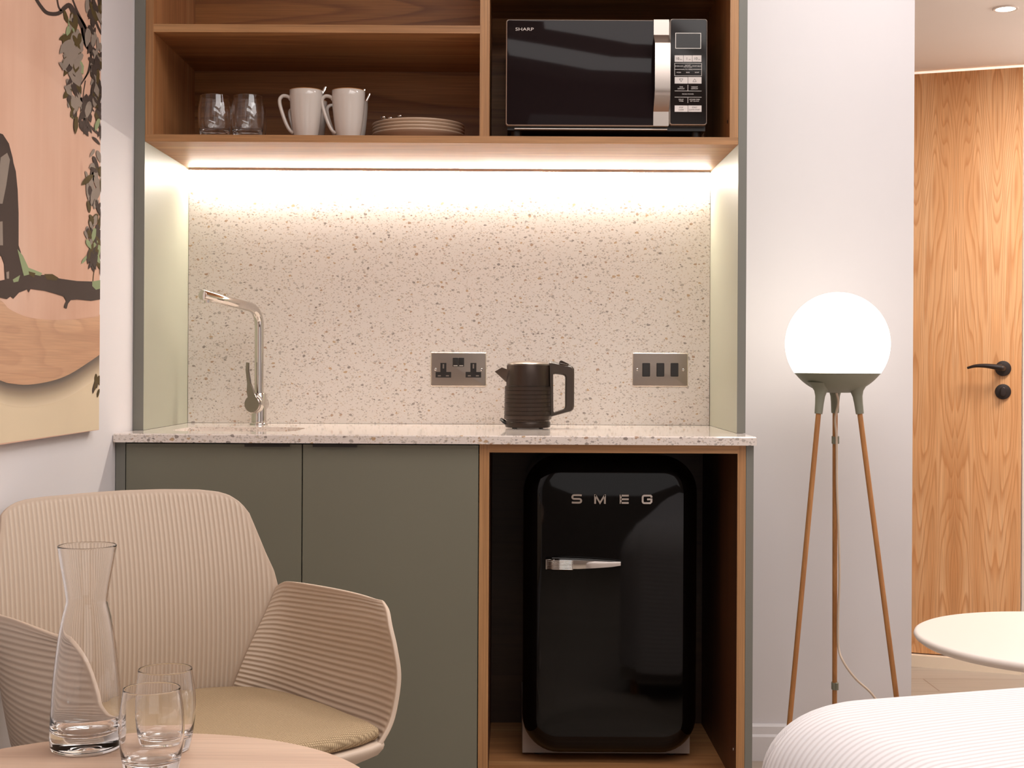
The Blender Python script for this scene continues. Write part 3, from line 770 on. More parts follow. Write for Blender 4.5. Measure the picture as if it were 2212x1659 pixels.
def ringv(c0, r, n=32): return [c0 + (side*math.cos(2*PI*i/n) + Vector((0, 0, 1))*math.sin(2*PI*i/n))*r for i in range(n)]
loft(bm, [ringv(jc + ax*d, r) for d, r in ((0, .0165), (.002, .018), (.038, .018), (.040, .0235), (.0405, .0235), (.052, .0235), (.054, .0220))])
t.add('valve_drum', bm, 'chrome', sharp=40)
bm = bmesh.new()
fc = jc + ax*.0545
def lp_(off, g):   # teardrop lever outline in the disc plane
    o = []
    for i in range(25):
        a = math.radians(125 + 290*i/24); o.append((math.cos(a)*(.0215+g), math.sin(a)*(.0215+g)))
    tip = [(.004, .034), (-.0045, .052), (-.0105, .085), (-.0105-g, .104), (-.0175-g, .105), (-.0180, .086), (-.0135, .052), (-.0145, .030)]
    o += tip
    return [fc + ax*off + side*(u*-1) * -1 + Vector((0, 0, v)) for u, v in o]
loft(bm, [lp_(0, 0), lp_(.005, 0), lp_(.0065, -.0015)])
t.add('lever', bm, 'lever_chrome', sharp=40)

# ------------------------------------------------------------------ kettle
KY = 3.40; kb = P(1140, 922, KY); kb.z = ZT; kk = KY/F
t = Thing('electric_kettle', 'matte black electric kettle with ribbed body on the worktop', 'kettle', kb)
kx = kb.x
def kr(px): return px*kk
def kz(py): return P(1140, py, KY).z - ZT
bm = bmesh.new(); lathe(bm, [(0, .002), (.0475, .002), (.0545, .003), (.0555, .006), (.0555, .0145), (.0545, .016), (0, .016)], 48, kb)
bs = t.add('power_base', bm, 'kettle')
for a in (0.8, 2.4, 4.0, 5.5):
    bm = bmesh.new(); lathe(bm, [(0, 0), (.004, 0), (.004, .003), (0, .003)], 10, kb + Vector((.046*math.cos(a), .046*math.sin(a), 0))); t.add('rubber_foot', bm, 'blackplastic', bs)
prof = [(0, .0165), (.053, .0165), (.0535, .021), (.0575, .0225)]
z0, z1 = .0235, kz(834)
nr = 8
for i in range(nr):
    za = z0 + (z1-z0)*i/nr; zb2 = z0 + (z1-z0)*(i+1)/nr; rr = .0580 - .0012*i/nr
    prof += [(rr, za+.0004), (rr, zb2-.0016), (rr-.0011, zb2-.0010), (rr-.0011, zb2-.0002)]
prof += [(.0567, z1), (.0545, z1+.0005), (.0532, z1+.001), (.0520, kz(790)), (.0512, kz(788.5)), (0, kz(788.5))]
bm = bmesh.new(); lathe(bm, prof, 56, kb); t.add('body', bm, 'kettle', sharp=25)
bm = bmesh.new(); zl = kz(788.2); lathe(bm, [(0, zl), (.049, zl), (.0515, zl+.0012), (.0508, zl+.0028), (.045, zl+.0062), (.03, zl+.0095), (0, zl+.0108)], 48, kb); t.add('lid', bm, 'kettle_lid')
# spout: open wedge pointing left
bm = bmesh.new()
tipx = P(1068.5, 803, KY).x - kx
zA, zB = kz(789.5), kz(830); tip = Vector((kx+tipx, kb.y, ZT+kz(803)))
def sec(s):   # s 0 at body, 1 at lip
    out = []
    top = Vector((kx-.044, kb.y, ZT+kz(800))).lerp(Vector((P(1084, 794, KY).x, kb.y, ZT+kz(794))), s)
    bot = Vector((kx-.046, kb.y, ZT+kz(832))).lerp(tip, s)
    hw = .026*(1-s) + .011*s
    n = 14
    for i in range(n+1):
        a = PI*i/n
        v = (1-math.sin(a))          # 0 at the keel, 1 at both top edges
        p_ = bot.lerp(top, v); out.append(Vector((p_.x, kb.y - hw*math.cos(a)*(.35+.65*v if i not in (0, n) else 1), p_.z)))
    return out
loft(bm, [sec(0), sec(.35), sec(.7), sec(1)], True, True)
t.add('spout', bm, 'kettle', sharp=50)
# handle loop: rounded trapezoid ring swept with a rectangular section
def K2(px, py): v = P(px, py, KY); return (v.x, v.z)
outer = [K2(1186, 781), K2(1191, 780.5), K2(1222, 787.5), K2(1231, 789), K2(1236.5, 791.5), K2(1240, 797), K2(1240.3, 806), K2(1240, 877), K2(1238.5, 884), K2(1234, 888.5), K2(1226, 890.5), K2(1192, 899.5), K2(1188.5, 900), K2(1188, 880), K2(1187.5, 840)]
inner = [K2(1195, 809), K2(1199, 808), K2(1210, 809.5), K2(1216, 810.5), K2(1219.3, 812), K2(1220.8, 815), K2(1221, 820), K2(1220.5, 876), K2(1220, 880), K2(1217.5, 883.5), K2(1213, 885), K2(1200, 889.5), K2(1197.5, 890.5), K2(1195.5, 889), K2(1195, 850)]
bm = bmesh.new()
cen = [((a[0]+b[0])/2, (a[1]+b[1])/2) for a, b in zip(outer, inner)]
hw = .012; n_ = len(outer)
def shr(p, c_, f_): return (c_[0]+(p[0]-c_[0])*f_, c_[1]+(p[1]-c_[1])*f_)
cols = []
for o_, i_, c_ in zip(outer, inner, cen):
    ring_ = []
    for (pt_, f_, yy) in ((o_, .72, -hw), (o_, 1, -hw*.55), (o_, 1, hw*.55), (o_, .72, hw), (i_, .72, hw), (i_, 1, hw*.55), (i_, 1, -hw*.55), (i_, .72, -hw)):
        q_ = shr(pt_, c_, f_); ring_.append((q_[0], kb.y+yy, q_[1]))
    cols.append(ring_)
cols.append(cols[0])
rows = [[bm.verts.new(p_) for p_ in rg] for rg in cols[:-1]]
for a in range(n_):
    b = (a+1) % n_
    for i in range(8):
        j = (i+1) % 8; bm.faces.new((rows[a][i], rows[a][j], rows[b][j], rows[b][i]))
hdl = t.add('handle', bm, 'kettle_grip', sharp=50)
bm = bmesh.new(); prism(bm, [K2(1207, 783.2), K2(1211, 778.6), K2(1213.5, 779), K2(1229, 786.5), K2(1228, 788.3)], 'y', kb.y-.008, kb.y+.008); t.add('lid_button', bm, 'kettle', hdl)
bm = bmesh.new(); tube(bm, spline([(kx-.05, kb.y+.03, ZT+.012), (kx-.061, kb.y+.02, ZT+.020), (kx-.066, kb.y, ZT+.021), (kx-.06, kb.y-.012, ZT+.015), (kx-.052, kb.y-.012, ZT+.010)], 5), .0026, 10); t.add('power_cord', bm, 'blackplastic')

# ------------------------------------------------------------------ crockery on the shelf
def glass_prof(outer, inner, H, ro, ri):
    """closed wall section: dense outer curve, rounded rim, dense inner curve"""
    t2 = (ro-ri)/2
    def sp(p): return [(max(0, v.x), v.y) for v in spline([(*q_, 0) for q_ in p], 7)]
    o_ = sp(outer + [(ro, H-t2)]); i_ = sp([(ri, H-t2)] + inner)
    arc = [((ro+ri)/2 + t2*math.cos(PI*k_/6), H-t2 + t2*math.sin(PI*k_/6)) for k_ in range(1, 6)]
    return o_ + arc + i_
def single_glass(label, loc, group):
    foot = [(0, .0004), (.020, .0004), (.0262, 0), (.0288, .0002), (.0303, .0010), (.0312, .0026)]
    out_ = [(.0312, .0026), (.0326, .008), (.0355, .022), (.0380, .042), (.0387, .056), (.0378, .074), (.0356, .090)]
    inn = [(.0346, .090), (.0368, .074), (.0377, .056), (.0370, .042), (.0345, .028), (.0312, .0205), (.0255, .0165), (.015, .0145), (0, .0140)]
    bm = bmesh.new(); lathe(bm, foot[:-1] + glass_prof(out_, inn, .1035, .0337, .0327), 72); o = link('drinking_glass', bm, 'glass', sharp=85); o.location = loc
    return tag(o, label, 'drinking glass', group)
g1 = P(463.5, 280, 3.265); g1.z = ZSF
gl = single_glass('barrel-shaped clear tumbler on the shelf, front left nearest the cabinet side', g1, 'tumblers on the wooden shelf')
def copy_single(o, loc, label, group):
    c_ = o.copy(); C.objects.link(c_); c_.location = loc; c_['label'] = label; c_['group'] = group; return c_
g2 = P(535, 280, 3.265); g2.z = ZSF
copy_single(gl, g2, 'barrel-shaped clear tumbler on the shelf, front right nearest the white mugs', 'tumblers on the wooden shelf')
g3 = P(474, 280, 3.365); g3.z = ZSF
copy_single(gl, g3, 'clear tumbler standing behind the left shelf tumbler', 'tumblers on the wooden shelf')
g4 = P(541, 280, 3.365); g4.z = ZSF
copy_single(gl, g4, 'clear tumbler standing behind the right shelf tumbler', 'tumblers on the wooden shelf')

def mug_root(label, loc, group):
    t = Thing('coffee_mug', label, 'mug', loc, group, local=True)
    H = .1135
    po = [(0, .003), (.024, .003), (.0245, 0), (.0268, 0), (.0275, .004), (.0300, .018), (.0340, .045), (.0368, .072), (.0385, .098), (.0388, H-.001)]
    pi_ = [(.0375, H), (.0362, H-.001), (.0360, .098), (.0345, .072), (.0316, .045), (.027, .02), (.02, .009), (0, .007)]
    bm = bmesh.new(); lathe(bm, po + pi_, 56); t.add('body', bm, 'ceramic', sharp=60)
    bm = bmesh.new(); lathe(bm, [(.0389, H-.0012), (.0385, H+.0001), (.0376, H+.0006), (.0364, H+.0002), (.0361, H-.001)], 56); t.add('rim', bm, 'ceramic_rim', sharp=60)
    bm = bmesh.new()
    pth = spline([(-.0345, 0, .093), (-.042, 0, .099), (-.053, 0, .1005), (-.0605, 0, .094), (-.061, 0, .082), (-.055, 0, .060), (-.046, 0, .036), (-.037, 0, .020), (-.0285, 0, .014)], 6)
    n = len(pth); tube(bm, pth, [.0072 if i < 3 else (.0058 if i < n-5 else .0062) for i in range(n)], 14, flat=.75, up=(0, 0, 1)); t.add('handle', bm, 'ceramic', sharp=80)
    return t.o
mY1, mY2 = 3.245, 3.375
ml = P(661, 280, mY1); ml.z = ZSF
mug = mug_root('white tapered mug on the shelf, front left one nearest the tumblers', ml, 'white mugs on the wooden shelf'); mug.rotation_euler = (0, 0, math.radians(4))
m2_ = P(752.5, 280, mY1); m2_.z = ZSF; dup(mug, m2_, 'white tapered mug on the shelf, front right one nearest the plates', 'white mugs on the wooden shelf')
m3_ = P(672, 280, mY2); m3_.z = ZSF; dup(mug, m3_, 'white mug mostly hidden behind the front left mug', 'white mugs on the wooden shelf', math.radians(-25))
m4_ = P(760, 280, mY2); m4_.z = ZSF; dup(mug, m4_, 'white mug mostly hidden behind the front right mug', 'white mugs on the wooden shelf', math.radians(20))
def spoon(label, a, b, group, name='teaspoon'):
    """a: bowl end, b: handle tip"""
    a, b = Vector(a), Vector(b); d = b-a; L = d.length; d.normalize()
    t = Thing(name, label, 'spoon' if name == 'teaspoon' else 'cutlery', a, group)
    bm = bmesh.new(); pth = [a + d*L*s for s in (.22, .3, .5, .8, .95, 1.0)]
    tube(bm, pth, [.0022, .002, .0022, .0038, .0044, .0028], 10, flat=.4, up=(0, 1, .1)); t.add('handle', bm, 'chrome', sharp=80)
    bm = bmesh.new(); pth = [a + d*L*s for s in (0, .03, .08, .14, .19, .23)]
    tube(bm, pth, [.002, .0075, .0105, .0098, .006, .002], 12, flat=.3, up=(0, 1, .1)); t.add('bowl', bm, 'chrome', sharp=80)
    return t
gs = 'teaspoons standing in the white mugs'
def inmug(c_, tippx, tippy, dY):
    b = P(tippx, tippy, dY); a = Vector((c_.x-.008, c_.y-.002, ZSF+.0125)); return a, b
spoon('steel teaspoon standing in the front left white mug', *inmug(ml, 703.5, 187.5, mY1+.012), gs)
spoon('steel teaspoon standing in the front right white mug', *inmug(m2_, 787.5, 193, mY1+.012), gs)
spoon('dark-looking teaspoon standing in the hidden right back mug', *inmug(m4_, 798.5, 202, mY2+.005), gs)

pY = 3.375; pc = P(904, 280, pY); pc.z = ZSF
def plate_at(loc, label):
    bm = bmesh.new()
    lathe(bm, [(0, .003), (.060, .003), (.061, 0), (.066, 0), (.068, .003), (.085, .012), (.104, .0235), (.1115, .0285), (.1125, .0305), (.1115, .0325), (.108, .0325), (.098, .0255), (.082, .0155), (.066, .0075), (.05, .0068), (0, .0068)], 72)
    o = link('dinner_plate', bm, 'plate', sharp=70); o.location = loc; return tag(o, label, 'plate', 'stacked stoneware plates')
pl = plate_at(pc, 'beige stoneware plate, lowest of the stack on the shelf')
for i, lab in enumerate(('beige stoneware plate, second from the bottom of the stack', 'beige stoneware plate, third from the bottom of the stack', 'beige stoneware plate on top of the stack, under the cutlery')):
    copy_single(pl, pc + Vector(((-.0003, .0003, -.0003)[i], 0, .0080*(i+1))), lab, 'stacked stoneware plates')
ptop = pc.z + .0080*3 + .0325
for i, (px, py, lab) in enumerate(((827, 252, 'leftmost of the steel cutlery handles lying on the plate stack'), (842, 254.5, 'middle one of the steel cutlery handles lying on the plate stack'), (862.5, 249.5, 'rightmost and highest of the steel cutlery handles lying on the plate stack'))):
    yy = pc.y - .083; tip = P(px, py, yy); tip.z = max(tip.z, ptop + .004 + (.003 if i == 2 else 0))
    bow = Vector((tip.x + .03, pc.y + .06, pc.z+.0080*3+.0165))
    t = Thing('cutlery', lab, 'cutlery', tip, 'cutlery lying on the plate stack')
    d = (bow-tip).normalized(); L = (bow-tip).length
    bm = bmesh.new(); tube(bm, [tip + d*L*s for s in (0, .008, .03, .08, .3, .7)], [.0022, .0050, .0066, .0058, .0030, .0028], 14, flat=.72, up=(0, 0, 1)); t.add('handle', bm, 'chrome', sharp=80)
    bm = bmesh.new(); tube(bm, [tip + d*L*s for s in (.69, .75, .85, .95, 1)], [.003, .007, .0095, .008, .002], 12, flat=.25, up=(0, 0, 1)); t.add('head', bm, 'chrome', sharp=80)

# ------------------------------------------------------------------ art panel on the left wall
AY0, AY1 = 1.95, W(216, 500)[0]; AZ0 = W(205, 930)[1]
t = Thing('art_panel', 'large pink plywood art panel with printed branches and wooden crescent on the left wall', 'wall art', (ART, AY0, AZ0))
t.add('board', nb((WX+.001, AY0, AZ0), (ART, AY1, 2.30)), 'artpink')
class Flat:
    def __init__(s): s.bm = bmesh.new()
    def poly(s, pts, mi=0, lift=.0004, conv=True):
        w_ = [W(*p) if conv else p for p in pts]
        w_ = [(max(AY0+.001, min(AY1-.0005, y)), max(AZ0+.001, z)) for y, z in w_]
        vs = [s.bm.verts.new((ART+lift, y, z)) for y, z in w_]
        es = [s.bm.edges.new((vs[i], vs[(i+1) % len(vs)])) for i in range(len(vs))]
        g = bmesh.ops.triangle_fill(s.bm, edges=es, use_beauty=True, use_dissolve=False)
        for e in g['geom']:
            if isinstance(e, bmesh.types.BMFace): e.material_index = mi
    def line(s, pts, w, mi=0, lift=.0006):
        pts = [Vector((*p, 0)) for p in pts]; pts = spline(pts, 4); n = len(pts); L, R = [], []
        for i, p in enumerate(pts):
            d = (pts[min(i+1, n-1)] - pts[max(i-1, 0)]).normalized(); ww = (w[0] + (w[1]-w[0])*i/(n-1))/2
            L.append((p.x - d.y*ww, p.y + d.x*ww)); R.append((p.x + d.y*ww, p.y - d.x*ww))
        for i in range(n-1): s.poly([L[i], L[i+1], R[i+1], R[i]], mi, lift)
    def leaf(s, x, y, l, w_, ang, mi, lift):
        o = []
        for i in range(10):
            a = 2*PI*i/10; u, v = math.cos(a)*l/2*(1.25 if math.cos(a) > .9 else 1), math.sin(a)*w_/2*random.uniform(.75, 1.2)
            o.append((x + u*math.cos(ang) - v*math.sin(ang), y + u*math.sin(ang) + v*math.cos(ang)))
        s.poly(o, mi, lift)
AM = ['artdark', 'artgrey', 'artolive', 'artgreen']
crT = [(-190, 480), (-120, 560), (-60, 610), (0, 648), (20, 668), (60, 685), (110, 691), (160, 690), (230, 681)]
crB = [(230, 757), (215, 766), (190, 783), (150, 808), (110, 823), (60, 831), (20, 828), (0, 822), (-60, 800), (-120, 770), (-190, 720)]
crT = [(p.x, p.y) for p in spline([(*p, 0) for p in crT], 4)]; crB = [(p.x, p.y) for p in spline([(*p, 0) for p in crB], 4)]
f = Flat(); f.poly([(x_, y_-12) for x_, y_ in crB] + [(-190, 985), (228, 960)], 0, .0002); t.add('printed_ground', f.bm, 'artcream', flat=True)
# soft shadow under the crescent, put into the print as fading colour
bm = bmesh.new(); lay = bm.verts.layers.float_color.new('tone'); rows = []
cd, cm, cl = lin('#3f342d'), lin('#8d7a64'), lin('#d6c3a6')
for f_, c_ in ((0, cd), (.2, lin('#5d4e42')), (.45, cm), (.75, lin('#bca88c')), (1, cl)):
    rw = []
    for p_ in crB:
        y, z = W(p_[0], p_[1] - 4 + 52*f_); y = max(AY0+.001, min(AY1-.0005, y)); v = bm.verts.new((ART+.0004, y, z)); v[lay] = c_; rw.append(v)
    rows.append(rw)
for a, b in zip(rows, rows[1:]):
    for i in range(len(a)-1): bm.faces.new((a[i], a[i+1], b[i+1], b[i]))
t.add('printed_shadow', bm, 'artshadow', flat=True)
f = Flat(); f.poly(crT + crB, 0, .0008); t.add('printed_crescent', f.bm, 'artoak', flat=True)
f = Flat()
# trunk and bough
f.poly([(-40, 300), (-10, 285), (5, 290), (18, 310), (26, 340), (28, 352), (33, 370), (37, 410), (39, 460), (39, 530), (44, 545), (48, 570), (47, 590), (60, 592), (95, 594), (130, 602), (165, 607), (222, 610), (222, 648), (195, 650), (165, 647), (152, 648), (146, 656), (143, 667), (137, 664), (139, 656), (142, 650), (136, 640), (120, 635), (95, 628), (65, 624), (61, 632), (58, 625), (40, 632), (28, 645), (22, 640), (14, 646), (0, 643), (-60, 650), (-60, 600), (0, 606), (10, 604), (8, 570), (2, 553), (-10, 550)], 0, .0010)
f.poly([(0, 340), (14, 330), (20, 345), (12, 400), (4, 440), (-10, 440)], 1, .0012); f.poly([(-10, 480), (4, 478), (5, 530), (-10, 530)], 1, .0012)
f.poly([(36, 538), (48, 552), (60, 578), (90, 590), (86, 596), (66, 592), (50, 596), (46, 580)], 3, .0012); f.poly([(94, 592), (112, 592), (125, 600), (120, 606), (100, 604)], 2, .0012)
f.poly([(60, 586), (75, 590), (72, 600), (62, 594)], 2, .0013); f.poly([(26, 604), (42, 594), (38, 608), (28, 610)], 3, .0012); f.poly([(12, 588), (18, 586), (18, 602), (13, 602)], 1, .0012)
f.poly([(198, 608), (220, 606), (218, 624), (206, 626), (198, 618)], 3, .0012)
# upper branches
f.line([(74, -8), (88, 14), (102, 28), (125, 29), (140, 16), (150, 12), (162, 32), (178, 56), (186, 92), (202, 112), (224, 138)], (6, 15), 0)
f.line([(122, -8), (126, 14), (132, 24)], (3, 4), 0); f.line([(155, -5), (168, 28), (186, 62)], (3, 6), 0); f.line([(192, -8), (200, 26), (212, 60), (224, 80)], (4, 5), 0)
f.line([(176, 60), (182, 92), (196, 118), (193, 150), (178, 176), (170, 188)], (4, 3), 0); f.line([(196, 118), (190, 152), (182, 172)], (2, 2), 0)
f.line([(184, 174), (180, 200), (178, 222)], (2, 1.5), 0); f.line([(176, 226), (198, 221), (222, 230)], (3, 4), 0); f.line([(214, -8), (222, 70)], (10, 6), 0)
random.seed(11)
def clump(x0, x1, y0, y1, n, mats, l=(14, 34), w_=(5, 11), lift0=.0012):
    for i in range(n):
        s = random.random(); yy = y0 + (y1-y0)*s; xx = random.uniform(x0, x1)
        f.leaf(xx, yy, random.uniform(*l), random.uniform(*w_), random.gauss(PI/2, .35), random.choice(mats), lift0 + .00003*i)
clump(138, 166, 30, 90, 16, [2, 1, 0, 2, 3], (16, 36), (7, 14)); clump(138, 174, 75, 150, 30, [1, 1, 2, 0, 1, 2, 3], (18, 40), (9, 17)); clump(136, 170, 125, 185, 24, [1, 0, 1, 2, 1], (18, 40), (8, 16)); clump(144, 172, 170, 235, 18, [1, 0, 1, 1, 2], (18, 38), (8, 14))
clump(156, 168, 232, 264, 5, [2, 2, 0, 3]); clump(172, 196, 222, 252, 12, [0, 0, 1], (26, 46), (9, 14)); clump(174, 192, 248, 282, 6, [0], (20, 40), (7, 10)); f.leaf(162, 268, 36, 10, PI/2+.05, 2, .0022)
clump(186, 222, 10, 110, 26, [1, 0, 2, 0], (16, 38), (6, 13)); clump(198, 222, 95, 225, 34, [0, 2, 0, 1, 0], (16, 38), (6, 12)); clump(205, 222, 215, 312, 16, [0, 2, 0], (18, 34), (5, 9)); f.leaf(208, 268, 26, 10, PI/2+.3, 3, .0022)
clump(194, 220, 330, 390, 13, [1, 1, 2, 0], (16, 34), (6, 12)); clump(188, 220, 378, 450, 20, [1, 1, 2, 1, 0], (18, 40), (6, 13)); clump(184, 218, 468, 520, 15, [2, 1, 2, 0], (16, 36), (6, 12)); clump(182, 218, 498, 562, 20, [2, 0, 3, 0, 0], (16, 38), (6, 13)); clump(194, 217, 550, 590, 9, [2, 0], (14, 30))
f.line([(206, 570), (202, 590), (200, 610)], (2, 1.5), 2); clump(202, 214, 790, 850, 8, [2, 0, 3], (14, 28), (5, 9))
t.add('printed_branches', f.bm, AM, flat=True)

# ------------------------------------------------------------------ floor lamp
LY = 3.36; lk = LY/F
lc = P(1809, 742.5, LY); R_ = 111*lk
t = Thing('floor_lamp', 'glowing white globe floor lamp on three slim wooden legs', 'floor lamp', (lc.x, LY, 0))
zc = lc.z; zr = P(1809, 806, LY).z - zc     # rim height below centre
bm = bmesh.new(); a0 = math.asin(zr/R_)
lathe(bm, [(R_*math.cos(a0 + (PI/2-a0)*i/28), R_*math.sin(a0 + (PI/2-a0)*i/28)) for i in range(28)] + [(0, R_)], 64, lc); 
t.add('globe_shade', bm, 'opal', sharp=80)
# holder: bowl plus three flared sockets
bm = bmesh.new(); rr0 = R_*math.cos(a0)
prof = [(rr0-.003, zr-.0002), (rr0+.0006, zr-.0002)]
aE = math.asin(-.965)
for i in range(1, 12):
    a = a0 + (aE-a0)*i/11; prof.append((R_*math.cos(a)+.0004, R_*math.sin(a)*.985))
prof.append((0, R_*aE/abs(aE)*.955))
lathe(bm, prof, 64, lc)
feet, tops = [], []
zs = P(1809, 893, LY).z
leg_def = [(P(1768, 893, LY-.035), P(1687.5, 1745, LY-.10)), (P(1857.5, 892, LY-.035), P(1969, 1745, LY-.10)), (P(1804, 890, LY+.055), P(1802.5, 1690, LY+.20))]
for tp_, ft_ in leg_def:
    ft = Vector((ft_.x, ft_.y, 0.0)); tp2 = Vector((tp_.x, tp_.y, zs)); d = (tp2-ft).normalized()
    up_ = tp2 + d*.075
    pth = [tp2, tp2 + d*.004, tp2 + d*.025, tp2 + d*.042, tp2 + d*.054, tp2 + d*.064, tp2 + d*.072]
    tube(bm, pth, [.0092, .0096, .0103, .0116, .0150, .0225, .034], 24)
    tops.append(tp2); feet.append(ft)
t.add('shade_holder', bm, 'lamp_green', sharp=50)
for tp2, ft in zip(tops, feet):
    bm = bmesh.new(); d = (tp2-ft).normalized(); tube(bm, [ft + Vector((0, 0, .0005)), ft.lerp(tp2, .5), tp2 + d*.01], [.0062, .0062, .0064], 16); t.add('leg', bm, 'leg_wood')
bt, bf = tops[2], feet[2]
def onleg(py):
    zt = None; s = 0
    for it in range(40):
        p_ = bt.lerp(bf, s); zt = p_.z - P(1804, py, p_.y).z; s += zt*.9
    return bt.lerp(bf, s)
for py in (950, 1481):
    p_ = onleg(py); bm = bmesh.new(); d = (bt-bf).normalized(); tube(bm, [p_ - d*.009, p_ + d*.009], .0085, 16); tube(bm, [p_ - d*.009 + Vector((.004, -.008, 0)), p_ + d*.009 + Vector((.004, -.008, 0))], .0045, 12); t.add('cord_clip', bm, 'lamp_green')
cp_ = [Vector((lc.x+.001, LY+.012, zc-R_*.95)), P(1811, 870, LY+.03), P(1804, 905, LY+.045)] + [onleg(py) + Vector((dx_*lk, -.011, 0)) for py, dx_ in ((950, 1), (1050, 2), (1150, 6), (1250, 8), (1330, 5), (1395, 6))]
cp_ += [P(1822, 1430, LY+.12), P(1848, 1466, LY+.12), P(1884, 1500, LY+.12), P(1905, 1540, LY+.12), P(1925, 1640, LY+.12)]
last = P(1932, 1700, LY+.12); last.z = .004; cp_ += [last, last + Vector((.2, .05, 0))]
bm = bmesh.new(); tube(bm, spline(cp_, 6), .0028, 10); t.add('power_cord', bm, 'cord', sharp=80)

# ------------------------------------------------------------------ white round table (right)
rt = Vector((1.223, 3.0, 0)); RT = .333; zt = 1.04 - .576
t = Thing('round_side_table', 'white round side table with softly rounded edge in front of the oak door', 'table', rt)
bm = bmesh.new(); lathe(bm, [(0, zt-.026), (RT-.035, zt-.026), (RT-.014, zt-.022), (RT-.003, zt-.014), (RT, zt-.0085), (RT-.002, zt-.003), (RT-.007, zt-.0005), (RT-.012, zt), (0, zt)], 96, (rt.x, rt.y, 0)); t.add('tabletop', bm, 'cream', sharp=60)
bm = bmesh.new(); lathe(bm, [(0, .012), (.024, .012), (.022, .05), (.022, zt-.05), (.05, zt-.026), (0, zt-.026)], 32, (rt.x, rt.y, 0)); t.add('column', bm, 'cream')
bm = bmesh.new(); lathe(bm, [(0, 0), (.20, 0), (.2, .006), (.19, .012), (0, .012)], 48, (rt.x, rt.y, 0)); t.add('base', bm, 'cream')

# ------------------------------------------------------------------ bed with ribbed coverlet
BA = math.radians(17.5)
bl = Vector((.320, 2.055, 0))
t = Thing('bed', 'bed under a white ribbed bedspread, its rounded corner in front of the globe lamp', 'bed', (0, 0, 0), local=True)
BW, BL, BZ = 1.5, 1.75, .560
# local frame: x along far edge, y away from the camera; corner far-left at (0,0) -> spans x 0..BW, y -BL..0
bm = bmesh.new(); uvl = bm.loops.layers.uv.new('UVMap')
rp, re = .155, .105
loops = []
lev = [(0.0, .10), (.012, .22), (.006, .34), (.002, BZ-re)]
prof = [(-.0, z_) for _, z_ in lev]
for s in range(1, 15):
    a = PI/2*s/14; prof.append((re*(1-math.cos(a)), BZ-re + re*math.sin(a)))
prof += [(re+.06, BZ+.004), (re+.16, BZ+.008), (re+.3, BZ+.010), (re+.5, BZ+.010)]
NP = 24
for ins, z_ in prof:
    loops.append([(x, y, z_) for x, y in rrect(BW-2*ins, BL-2*ins, max(rp-ins*.55, .03), NP, BW/2, -BL/2)])
rows = loft(bm, loops, cap0=False, cap1=True)
# uv: ribs run along local x; distance measured over the surface in y
arc = [0]
for (i0, z0_), (i1, z1_) in zip(prof, prof[1:]): arc.append(arc[-1] + math.hypot(i1-i0, z1_-z0_))
for fc_ in bm.faces:
    for lp2 in fc_.loops:
        v = lp2.vert.co
        drop = BZ - v.z
        lp2[uvl].uv = (v.x, v.y + (drop*.9 if v.y > -re*1.0 else 0) )
cov = t.add('bedspread', bm, 'coverlet', sharp=80)
bm = nb((.03, -BL+.03, .06), (BW-.03, -.03, .101)); t.add('bed_base', bm, 'greybase')
for x in (.08, BW-.08):
    for y in (-.08, -BL+.08):
        bm = bmesh.new(); lathe(bm, [(0, 0), (.02, 0), (.024, .06), (0, .06)], 16, (x, y, 0)); t.add('leg', bm, 'leg_wood')
t.o.location = (bl.x, bl.y, 0); t.o.rotation_euler = (0, 0, BA)

# ------------------------------------------------------------------ wooden side table, carafe, tumblers
hT = .49; zT = CZ - hT
RTB = .62*hT
tc = Vector((-.905*hT, (3.790-.615)*hT, 0))
t = Thing('round_wooden_table', 'round pale oak side table holding the carafe and two tumblers', 'table', tc)
bm = bmesh.new(); lathe(bm, [(0, zT-.022), (RTB-.008, zT-.022), (RTB-.002, zT-.018), (RTB, zT-.012), (RTB-.0005, zT-.004), (RTB-.003, zT-.0005), (RTB-.006, zT), (0, zT)], 96, (tc.x, tc.y, 0)); t.add('tabletop', bm, 'table_oak', sharp=50)
bm = bmesh.new(); lathe(bm, [(0, .01), (.022, .01), (.02, .04), (.02, zT-.04), (.05, zT-.022), (0, zT-.022)], 32, (tc.x, tc.y, 0)); t.add('column', bm, 'steelleg')
bm = bmesh.new(); lathe(bm, [(0, 0), (.17, 0), (.17, .006), (.16, .01), (0, .01)], 48, (tc.x, tc.y, 0)); t.add('base', bm, 'steelleg')
def ontable(px, py):
    a, b = ab(px, py); Y = hT*F/b; return Vector((a*Y/F, Y, zT + .0006))
cb = ontable(186, 1617); ck = cb.y/F
def cz_(py): return (1617-py)*ck
def cr2(d): return d/2*ck
bm = bmesh.new()
foot = [(0, .0005), (cr2(105), .0005), (cr2(126), 0), (cr2(138), .0004), (cr2(146), .0020), (cr2(150.5), .006)]
out_ = [(cr2(150.5), .006), (cr2(153), .014), (cr2(151), .03), (cr2(147), .055), (cr2(142), cz_(1480)), (cr2(130), cz_(1420)), (cr2(117), cz_(1370)), (cr2(103), cz_(1333)), (cr2(93), cz_(1312)), (cr2(88.5), cz_(1302)), (cr2(89), cz_(1290)), (cr2(97), cz_(1262)), (cr2(110), cz_(1225)), (cr2(119), cz_(1197))]
th = .0020
inn = [(r-th, z) for r, z in out_[:2:-1]] + [(cr2(149)-th*1.1, .040), (cr2(140)-th*1.2, .029), (cr2(112), .0222), (cr2(70), .0190), (0, .0178)]
lathe(bm, foot[:-1] + glass_prof(out_, inn, cz_(1180)+.001, cr2(124), cr2(124)-.0018), 96)
o = link('glass_carafe', bm, 'glass', sharp=85); o.location = cb
tag(o, 'empty waisted clear glass carafe on the round wooden table', 'carafe')
ga = ontable(327, 1673); gb = ontable(356, 1620)
